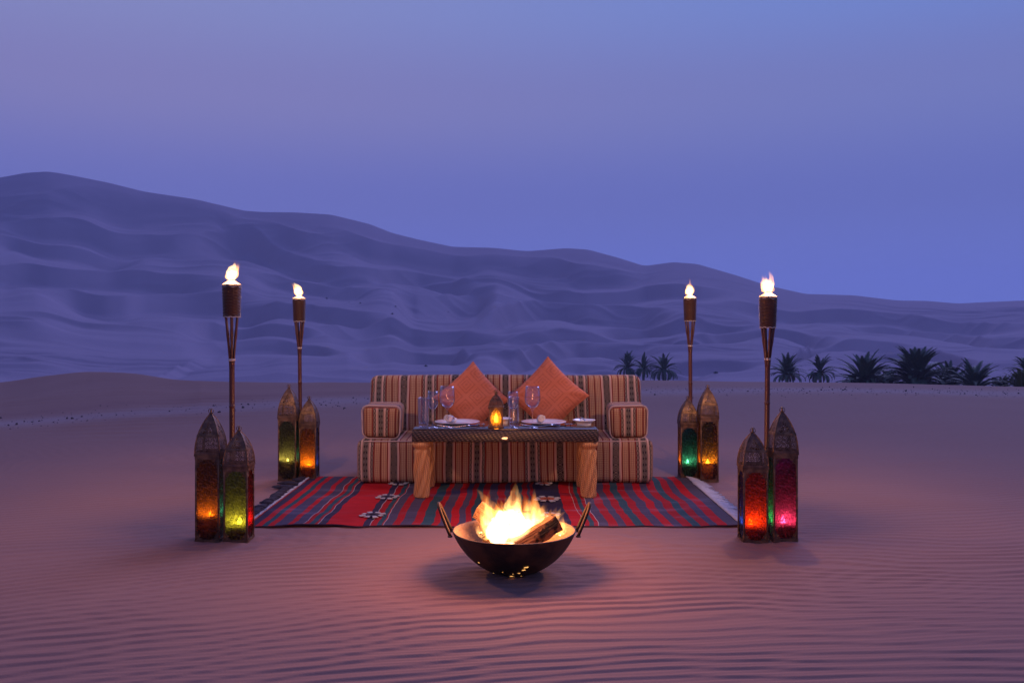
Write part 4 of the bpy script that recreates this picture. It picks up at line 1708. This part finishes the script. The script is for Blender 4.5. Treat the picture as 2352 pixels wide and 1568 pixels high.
# ------------------------------------------------------------------ torches
def torch(px, d, rimz, bandz, tilt, label, seed, power):
    x = tx(px, d)
    rs_ = random.Random(seed)
    root = thing('bamboo_torch', label, 'torch', (x, d, gz(x, d) - 0.02))
    root.rotation_euler = (rs_.uniform(-.008, .008), tilt, rs_.random() * 3)
    # pole with nodes
    pole = MB()
    prof = []
    zt = bandz - 0.01
    nodes = [0.12, 0.40, 0.68]
    z = 0.0
    zs = sorted(set([round(q, 4) for q in np.linspace(0, zt, 30)] + [n_ + e for n_ in nodes for e in (-0.008, -0.003, 0, 0.003, 0.008)]))
    for z in zs:
        r = 0.0148
        for n_ in nodes:
            r += 0.0026 * math.exp(-((z - n_) / 0.004) ** 2)
        prof.append((r, z))
    pole.lathe(prof, 16)
    pole.build('pole', 'bamboo', root)
    MB().lathe([(0.0155, -0.007), (0.018, -0.006), (0.0185, 0), (0.018, 0.006), (0.0155, 0.007), (0.0155, -0.007)], 20, (0, 0, bandz), cap=False).build('binding', 'rope', root)
    basket_h = 0.172
    zb = rimz - basket_h - 0.004
    rb = 0.042
    for k in range(6):
        a = 2 * PI * k / 6 + 0.3
        pts, rads = [], []
        for i in range(9):
            t = i / 8
            r = 0.009 + (rb - 0.006 - 0.009) * t ** 1.25
            pts.append((r * math.cos(a), r * math.sin(a), zt - 0.04 + (zb + 0.01 - zt + 0.04) * t))
            rads.append(0.0062 + (0.0016 if i in (5,) else 0))
        MB().tube(pts, rads, 8).build('split_cane', 'bamboo', root)
    # woven basket: stacked canes weaving in and out of stakes
    bk = MB()
    nr = 21
    for k in range(nr):
        zc = zb + 0.008 + (basket_h - 0.016) * k / (nr - 1)
        rr1 = rb + 0.005 * (k / nr) - 0.0
        pts = [((rr1 + 0.0022 * math.cos(6 * a + PI * k)) * math.cos(a), (rr1 + 0.0022 * math.cos(6 * a + PI * k)) * math.sin(a), zc + rs_.uniform(-.0005, .0005)) for a in np.linspace(0, 2 * PI, 37)[:-1]]
        bk.tube(pts, 0.0042, 6, True)
    for k in range(12):
        a = 2 * PI * k / 12
        bk.tube([((rb - 0.001) * math.cos(a), (rb - 0.001) * math.sin(a), zb), ((rb + 0.004) * math.cos(a), (rb + 0.004) * math.sin(a), zb + basket_h)], 0.003, 5)
    bk.build('wicker_basket', 'wicker_torch', root)
    for zc, rr1 in ((zb + 0.001, rb + 0.002), (rimz - 0.010, rb + 0.006)):
        pts = [((rr1) * math.cos(a), rr1 * math.sin(a), zc + 0.0022 * math.sin(9 * a)) for a in np.linspace(0, 2 * PI, 55)[:-1]]
        MB().tube(pts, 0.0026, 5, True).build('binding', 'rope', root)
    # oil can cap
    MB().lathe([(0, rimz - 0.03), (rb - 0.004, rimz - 0.03), (rb + 0.001, rimz - 0.004), (rb + 0.0085, rimz - 0.004), (rb + 0.0085, rimz + 0.002), (0.014, rimz + 0.026), (0.012, rimz + 0.034), (0, rimz + 0.034)], 24, cap=False).build('oil_cap', 'tin', root, True, 40)
    fz = rimz + 0.03
    s = 1.0
    lean = Vector((rs_.uniform(-1, 1), rs_.uniform(-1, 1), 0)) * 0.35
    top_h = rs_.uniform(0.072, 0.092)
    pts = []
    for t in (-0.06, 0.16, 0.42, 0.66, 0.86, 1.08):
        h_ = top_h * t
        pts.append(lean * max(0, h_) * 0.9 * t + Vector((rs_.uniform(-.004, .004), rs_.uniform(-.004, .004), fz + h_)))
    flame_mesh(pts, [0.012, 0.024, 0.031, 0.023, 0.012, 0.002], 12, seed).build('flame', 'torch_core', root)
    for k in range(11):
        a = 6.28 * k / 11 + rs_.uniform(-.35, .35)
        d_ = Vector((math.cos(a), math.sin(a), 0))
        h_ = rs_.uniform(0.045, 0.13) * (0.8 + 0.25 * k / 11)
        r0, o_ = rs_.uniform(0.012, 0.022), rs_.uniform(0.010, 0.040)
        pts = [d_ * 0.006 + Vector((0, 0, fz)), d_ * r0 * 1.2 + lean * h_ * .2 + Vector((0, 0, fz + h_ * .33)),
               d_ * r0 * 1.4 + lean * h_ * .5 + Vector((0, 0, fz + h_ * .66)), d_ * o_ + lean * h_ + Vector((0, 0, fz + h_))]
        flame_mesh(pts, [0.011, rs_.uniform(0.012, 0.022), rs_.uniform(0.007, 0.014), 0.001], 10, seed * 17 + k).build('flame', 'torch_edge', root)
    lamp('torch_light', (0, 0, fz + 0.05), power, (1.0, 0.53, 0.27), 0.03, root)
    return root


torch(534, 5.00, 1.345, 0.935, R(-0.1), 'bamboo torch burning behind the pair of lanterns with dark amber and green glass', 1, 46)
torch(691, 7.05, 1.325, 0.945, R(0.9), 'bamboo torch burning behind the sage green and golden amber lanterns', 2, 20)
torch(1587, 7.00, 1.33, 0.965, R(0.4), 'bamboo torch burning behind the teal and clear amber lanterns', 3, 20)
torch(1759.5, 5.20, 1.285, 0.93, R(0.8), 'bamboo torch burning between the orange-red lantern and the purple lantern', 4, 46)


# ------------------------------------------------------------------ fire bowl
FX, FY = tx(1181, 4.08), 4.08


def build_bowl():
    z0 = gz(FX, FY) - 0.012
    root = thing('fire_bowl', 'round rusty iron wok-shaped fire bowl with two loop handles on the sand', 'fire bowl', (FX, FY, z0))
    Rr, H = 0.275, 0.195
    prof = []
    N = 22
    for i in range(N + 1):
        t = i / N
        a = t * R(66)
        r = Rr * math.sin(a) / math.sin(R(66))
        z = H * (1 - math.cos(a)) / (1 - math.cos(R(66)))
        prof.append((r, z))
    inner = [(max(0, r - 0.005), z + 0.0055) for r, z in prof][::-1]
    rim = [(Rr + 0.002, H + 0.003)]

    def dent(r, z, t):
        return r * (1 + 0.008 * math.sin(2 * t + 1) + 0.005 * math.sin(5 * t))
    MB().lathe(prof + rim + [(Rr - 0.004, H + 0.004)] , 72, fn=dent, cap=False).build('bowl', 'iron', root)
    MB().lathe([(Rr - 0.004, H + 0.004)] + inner, 72, fn=dent, cap=False).build('bowl_lining', 'ash', root)
    # heap of ash and sand
    hp = []
    for i in range(14):
        t = i / 13
        hp.append((0.185 * t, 0.100 + 0.040 * (1 - t * t)))
    hp = hp + [(0.19, 0.092)]
    MB().lathe(hp, 40, fn=lambda r, z, t: r * (1 + 0.05 * math.sin(3 * t) + 0.03 * math.sin(7 * t + 1)), cap=False).build('ash_bed', 'ash', root)
    for s in (-1, 1):
        pts = []
        base = Vector((s * (Rr - 0.004), 0, H - 0.012))
        for i in range(25):
            t = i / 24
            a = -PI * 0.5 + PI * 1.0 * 0 + 0
            w = math.sin(PI * t)
            y = -0.052 * math.cos(PI * t)
            up = 0.135 * w ** 0.75
            pts.append(base + Vector((s * (0.012 + up * 0.42), y, up)))
        MB().tube(pts, 0.0070, 10).build('handle', 'iron', root)
        for yy in (-0.052, 0.052):
            MB().lathe([(0, 0), (0.011, 0), (0.011, 0.004), (0.006, 0.008), (0, 0.008)], 12, tuple(base + Vector((s * 0.013, yy, -0.004)))).build('rivet', 'iron', root)
    # rusted-through holes with the embers showing
    rs_ = random.Random(5)
    for (px, py, s_) in ((640, 1135, .7), (1222, 1193, 1.5), (1190, 1225, 1.3), (1130, 1266, .8), (930, 1252, .4), (820, 1262, .6), (845, 1305, .6), (1040, 1303, 1.6), (1060, 1275, .5), (1160, 1300, .5), (780, 1270, .5)):
        # pixel -> direction -> point on the bowl's outer wall
        sxp, syp = (1200 + px / 4.356) / 1.2245, (1320 + py / 4.356) / 1.2245
        dirv = Vector(((sxp - 1176) / FPX, 1.0, -(syp - 748) / FPX))
        best = None
        for q in np.linspace(3.6, 4.1, 600):
            p = Vector((0, 0, CAMH)) + dirv * q - Vector((FX, FY, z0))
            zz = min(max(p.z, 0), H)
            rad = np.interp(zz, [a[1] for a in prof], [a[0] for a in prof])
            if math.hypot(p.x, p.y) <= rad + 0.0012 and p.z < H:
                best = p
                break
        if best is None or best.z < 0.0:
            continue
        nrm = Vector((best.x, best.y, -0.12 - 0.1 * (1 - best.z / H))).normalized()
        e1 = nrm.cross(Vector((0, 0, 1))).normalized()
        e2 = nrm.cross(e1)
        n = 9
        vs = [best + nrm * 0.0012]
        for k in range(n):
            a = 2 * PI * k / n
            r = 0.0050 * s_ * rs_.uniform(0.5, 1.3)
            vs.append(best + nrm * 0.0012 + e1 * r * 1.5 * math.cos(a) + e2 * r * math.sin(a) * 0.8)
        MB().add(vs, [(0, 1 + k, 1 + (k + 1) % n) for k in range(n)]).build('rust_hole', 'ember', root, False)
    return z0


bz = build_bowl()


def log(loc, L_, w, rot, label, seed):
    """split wedge of firewood"""
    rs_ = random.Random(seed)
    prof = [(-0.5, -0.42), (0.5, -0.38), (0.46, 0.15), (0.22, 0.5), (-0.18, 0.52), (-0.48, 0.1)]
    vs, fs = [], []
    n = len(prof)
    m = 12
    for i in range(m + 1):
        t = i / m
        for (a, b) in prof:
            k = w * (1 + 0.05 * math.sin(i * 1.3 + a * 4) + rs_.uniform(-.03, .03))
            vs.append((L_ * (t - 0.5) + rs_.uniform(-.004, .004), a * k, b * k))
    for i in range(m):
        for j in range(n):
            q = (j + 1) % n
            fs.append((i * n + j, i * n + q, (i + 1) * n + q, (i + 1) * n + j))
    fs.append(tuple(reversed(range(n))))
    fs.append(tuple(range(m * n, m * n + n)))
    o = MB().add(vs, fs).build('log', 'wood', None, True, 25)
    o.location = loc
    o.rotation_euler = rot
    return tag(o, label, 'firewood', 'logs burning in the fire bowl')


log((FX + 0.10, FY - 0.035, bz + 0.188), 0.215, 0.072, (R(15), R(-27), R(20)), 'split log with its pale cut end raised, leaning on the bowl rim', 1)
log((FX - 0.085, FY + 0.10, bz + 0.215), 0.20, 0.085, (R(-10), R(30), R(-12)), 'short log half hidden in the flames, its ribbed end raised', 2)
log((FX - 0.02, FY + 0.06, bz + 0.17), 0.24, 0.07, (R(40), R(4), R(5)), 'log lying at the heart of the fire across the ash bed', 3)


def build_fire():
    z0 = bz + 0.17
    root = thing('fire', 'bright wood fire with leaping orange tongues in the iron bowl', 'fire', (FX, FY, z0))
    rs_ = random.Random(21)

    def w(px, py, dy=0.0):
        # photo zoom pixel -> fire-local point on the plane through the fire
        d = FY + dy
        X = ((1200 + px / 4.356) / 1.2245 - 1176) / FPX * d - FX
        Z = CAMH - ((1320 + py / 4.356) / 1.2245 - 748) / FPX * d - z0
        return (X, dy, Z)
    # white-hot body
    flame_mesh([w(1040, 960), w(1030, 860), w(1020, 740), w(1010, 640), w(1000, 560), w(995, 490)], [0.05, 0.09, 0.105, 0.08, 0.055, 0.015], 16, 1).build('flame_tongue', 'fire_core', root)
    flame_mesh([w(1200, 880, .02), w(1200, 780, .02), w(1190, 680, .02), w(1180, 600, .02)], [0.03, 0.055, 0.04, 0.01], 14, 2).build('flame_tongue', 'fire_core', root)
    flame_mesh([w(880, 900, -.02), w(880, 780, -.02), w(860, 680, -.02), w(850, 600, -.02)], [0.03, 0.06, 0.045, 0.01], 14, 3).build('flame_tongue', 'fire_core', root)
    # yellow tongues
    T = [  # base x, tip x, tip y, root radius, depth, bend
        (900, 590, 225, 0.030, -0.02, 60), (820, 800, 215, 0.020, 0.03, -70), (880, 840, 370, 0.028, 0.0, 20), (1000, 960, 325, 0.034, 0.02, 30),
        (1060, 1105, 150, 0.042, 0.0, -20), (1090, 1120, 330, 0.030, 0.03, 10), (1180, 1195, 285, 0.042, 0.03, 25), (1240, 1255, 330, 0.026, 0.03, -15), (1290, 1320, 225, 0.026, 0.02, 25),
        (1350, 1490, 410, 0.034, 0.0, -40), (1400, 1380, 400, 0.026, 0.05, 20), (760, 640, 560, 0.028, 0.04, 30), (1480, 1520, 470, 0.020, 0.03, -10),
        (1540, 1660, 460, 0.018, 0.04, -25), (1570, 1660, 540, 0.018, 0.02, 15), (1600, 1710, 620, 0.018, 0.05, 10), (1630, 1750, 690, 0.014, 0.03, 0),
        (940, 900, 420, 0.03, 0.06, -25), (1330, 1400, 470, 0.03, 0.04, 25), (720, 590, 680, 0.022, 0.02, 0), (1140, 1160, 230, 0.022, .06, -30)]
    T2 = list(T)
    for k in range(34):
        bx = rs_.uniform(740, 1460)
        T2.append((bx, bx + (bx - 1080) * rs_.uniform(0.1, 0.75) + rs_.uniform(-50, 50), rs_.uniform(300, 560), rs_.uniform(0.012, 0.022), rs_.uniform(-.01, .07), rs_.uniform(-45, 45)))
    for k in range(9):
        bx = rs_.uniform(1460, 1640)
        T2.append((bx, bx + rs_.uniform(10, 120), rs_.uniform(480, 660), rs_.uniform(0.007, 0.013), rs_.uniform(0.0, .06), rs_.uniform(-25, 25)))
    for k, (bx, txp, ty, r, dy, bend) in enumerate(T2):
        by = 830 if bx < 1450 else 790
        pts, rads = [], []
        n = 8
        ph = rs_.random() * 6
        for i in range(n):
            t = i / (n - 1)
            xx = bx + (txp - bx) * t ** 1.35 + bend * math.sin(PI * t) + 14 * t * math.sin(t * 8 + ph)
            pts.append(w(xx, by + (ty - by) * t, dy))
            rads.append(r * 1.15 * (math.sin(PI * (0.22 + 0.78 * t)) ** 1.0) if t < 0.999 else 0.0010)
        flame_mesh(pts, rads, 10, 40 + k).build('flame_tongue', 'fire_mid' if k % 3 == 1 else 'fire_tip', root)
    lamp('fire_light', (0.0, 0.0, 0.25), 32, (1.0, 0.37, 0.13), 0.15, root)


build_fire()


# ------------------------------------------------------------------ palms
def palm(px, py_base, d, trunk_h, frond, n, label, seed, mat='palm_leaf', up=0.9, bush=False):
    rs_ = random.Random(seed)
    x = tx(px, d)
    z0 = CAMH - (py_base - 748) / FPX * d
    root = thing('date_palm', label, 'palm tree', (x, d, z0), 0, 'date palms in the hollow')
    mb = MB()
    prof = []
    for k in range(24):
        t = k / 23
        prof.append((0.26 * (1 - 0.25 * t) * (1 + 0.10 * (k % 2)) + (0.12 * (1 - t) ** 4) + 0.10 * max(0, t - 0.75), -0.6 + (trunk_h + 0.6) * t))
    mb.lathe(prof, 12)
    mb.build('trunk', 'palm_trunk', root)
    cr = MB()
    top = Vector((0, 0, trunk_h))
    for k in range(n):
        a = rs_.random() * 2 * PI
        e0 = R(rs_.uniform(-22, 86) if not bush else rs_.uniform(2, 88))
        L_ = frond * rs_.uniform(0.8, 1.1) * (0.85 + 0.15 * math.sin(e0))
        h = Vector((math.cos(a), math.sin(a), 0))
        p = top + h * 0.12 + Vector((0, 0, rs_.uniform(-0.25, 0.1)))
        el = e0
        steps = 12
        pts = []
        droop = R(rs_.uniform(6.0, 11.5)) * (1.2 - 0.7 * math.sin(e0))
        for i in range(steps + 1):
            pts.append(p.copy())
            p = p + (h * math.cos(el) + Vector((0, 0, 1)) * math.sin(el)) * (L_ / steps)
            el -= droop * (0.5 + i / steps)
        cr.tube(pts, [0.035 * (1 - 0.85 * i / steps) + 0.004 for i in range(steps + 1)], 4)
        side = h.cross(Vector((0, 0, 1)))
        for i in range(2, steps * 4):
            t = i / (steps * 4)
            f = t * steps
            j = min(steps - 1, int(f))
            b = pts[j].lerp(pts[j + 1], f - j)
            tg = (pts[j + 1] - pts[j]).normalized()
            nm = side.cross(tg)
            ll = frond * 0.15 * math.sin(PI * (0.12 + 0.82 * t)) * rs_.uniform(.8, 1.15)
            for s in (-1, 1):
                dv = (side * s * 0.75 + tg * 0.75 + nm * 0.28 + Vector((0, 0, -0.10 + rs_.uniform(-.1, .1)))).normalized()
                wv = tg * 0.030 * frond / 2.2
                cr.add([b - wv, b + wv, b + dv * ll * .6 + wv * .7, b + dv * ll, b + dv * ll * .6 - wv * .7], [(0, 1, 2, 4), (4, 2, 3)])
    cr.build('crown', mat, root, False)
    return root


palm(1441, 876, 190, 2.9, 3.6, 46, 'slender palm of the three standing beside the sofa, its crown leaning out from the group', 1)
palm(1478, 880, 188, 3.0, 3.4, 44, 'middle palm of the three palms standing close together', 2)
palm(1525, 880, 180, 2.7, 3.9, 50, 'widest crowned palm of the three palms standing close together', 3)
palm(1808, 888, 150, 1.9, 3.8, 64, 'low bushy palm next to the torch pole, fronds reaching the ground', 4, bush=True)
palm(1884, 884, 155, 2.1, 3.4, 56, 'small round-crowned palm standing by itself with a stout short trunk', 5)
palm(1985, 897, 118, 0.6, 4.8, 120, 'broad bushy palm without visible trunk at the start of the thicket', 6, bush=True)
palm(2040, 898, 122, 0.4, 3.0, 80, 'low dark palm filling the gap in the thicket between two broad palms', 12, bush=True)
palm(2105, 898, 116, 1.0, 5.2, 130, 'tallest broad palm in the middle of the thicket', 7, bush=True)
palm(2180, 900, 124, 0.5, 4.2, 100, 'dark rounded palm beside the tallest one in the thicket', 8, bush=True)
palm(2238, 902, 112, 0.4, 4.2, 60, 'open palm with a few stiff upright fronds in the thicket', 9, bush=True)
palm(2300, 905, 118, 0.3, 2.6, 60, 'lowest palm bush between the upright palm and the olive bush', 13, bush=True)
palm(2348, 905, 104, 0.35, 2.8, 90, 'yellow-olive palm bush at the end of the thicket', 10, 'palm_leaf_olive', bush=True)
palm(2362, 880, 112, 1.2, 3.0, 56, 'dark palm rising behind the yellow-olive bush', 11)


# ------------------------------------------------------------------ desert shrubs on the slopes
dn_x, dn_y, dn_z = DX[:640], DY[:640], DZ_[:640]


def shrub(px, py, size, seed):
    rs_ = random.Random(seed)
    # first place where the sight line meets the dune
    col = int(np.argmin(np.abs(1176 + FPX * dn_x[0] / dn_y[0] - px)))
    ysc = 748 + FPX * (CAMH - dn_z[:, col]) / dn_y[:, col]
    k = int(np.argmax(ysc <= py))
    x, y, z = float(dn_x[k, col]), float(dn_y[k, col]), float(dn_z[k, col])
    root = MB()
    for q in range(90):
        a, e = rs_.random() * 6.28, R(rs_.uniform(5, 85))
        r = size * rs_.uniform(0.3, 1.0)
        p = Vector((math.cos(a) * math.cos(e) * r, math.sin(a) * math.cos(e) * r, math.sin(e) * r * 0.8))
        s_ = size * 0.16
        v1 = Vector((rs_.uniform(-1, 1), rs_.uniform(-1, 1), rs_.uniform(-1, 1))).normalized() * s_
        v2 = Vector((rs_.uniform(-1, 1), rs_.uniform(-1, 1), rs_.uniform(-1, 1))).normalized() * s_
        root.add([p - v1, p + v2, p + v1, p - v2], [(0, 1, 2, 3)])
    root.tube([(0, 0, -0.3), (0, 0, size * .5)], size * 0.05, 5)
    o = root.build('desert_shrub', 'shrub', None, False)
    o.location = (x, y, z)
    tag(o, 'tiny dark shrub dotting the open flank of the big dune', 'shrub', 'shrubs on the dunes')


for i, (a, b, s_) in enumerate(((752, 686, .9), (827, 697, .7), (907, 705, .8), (903, 722, .9), (1031, 717, .6), (978, 842, .7), (1642, 858, .9), (802, 695, .5))):
    shrub(a, b, s_, 70 + i)


# ------------------------------------------------------------------ dusk haze
hz = Mat('dusk_air')
pv = hz.n('ShaderNodeVolumePrincipled')
pv.inputs['Color'].default_value = (0.80, 0.84, 1.0, 1)
pv.inputs['Density'].default_value = 0.00033
pv.inputs['Color'].default_value = (0.68, 0.76, 1.0, 1)
hz.nt.links.new(pv.outputs[0], hz.out.inputs['Volume'])
hb = MB().box((0, 800, 48), (8000, 3600, 200))
ho = hb.build('haze', hz.m, None, False)
ho['kind'] = 'stuff'
tag(ho, 'thin violet dusk haze over the whole desert', 'haze')
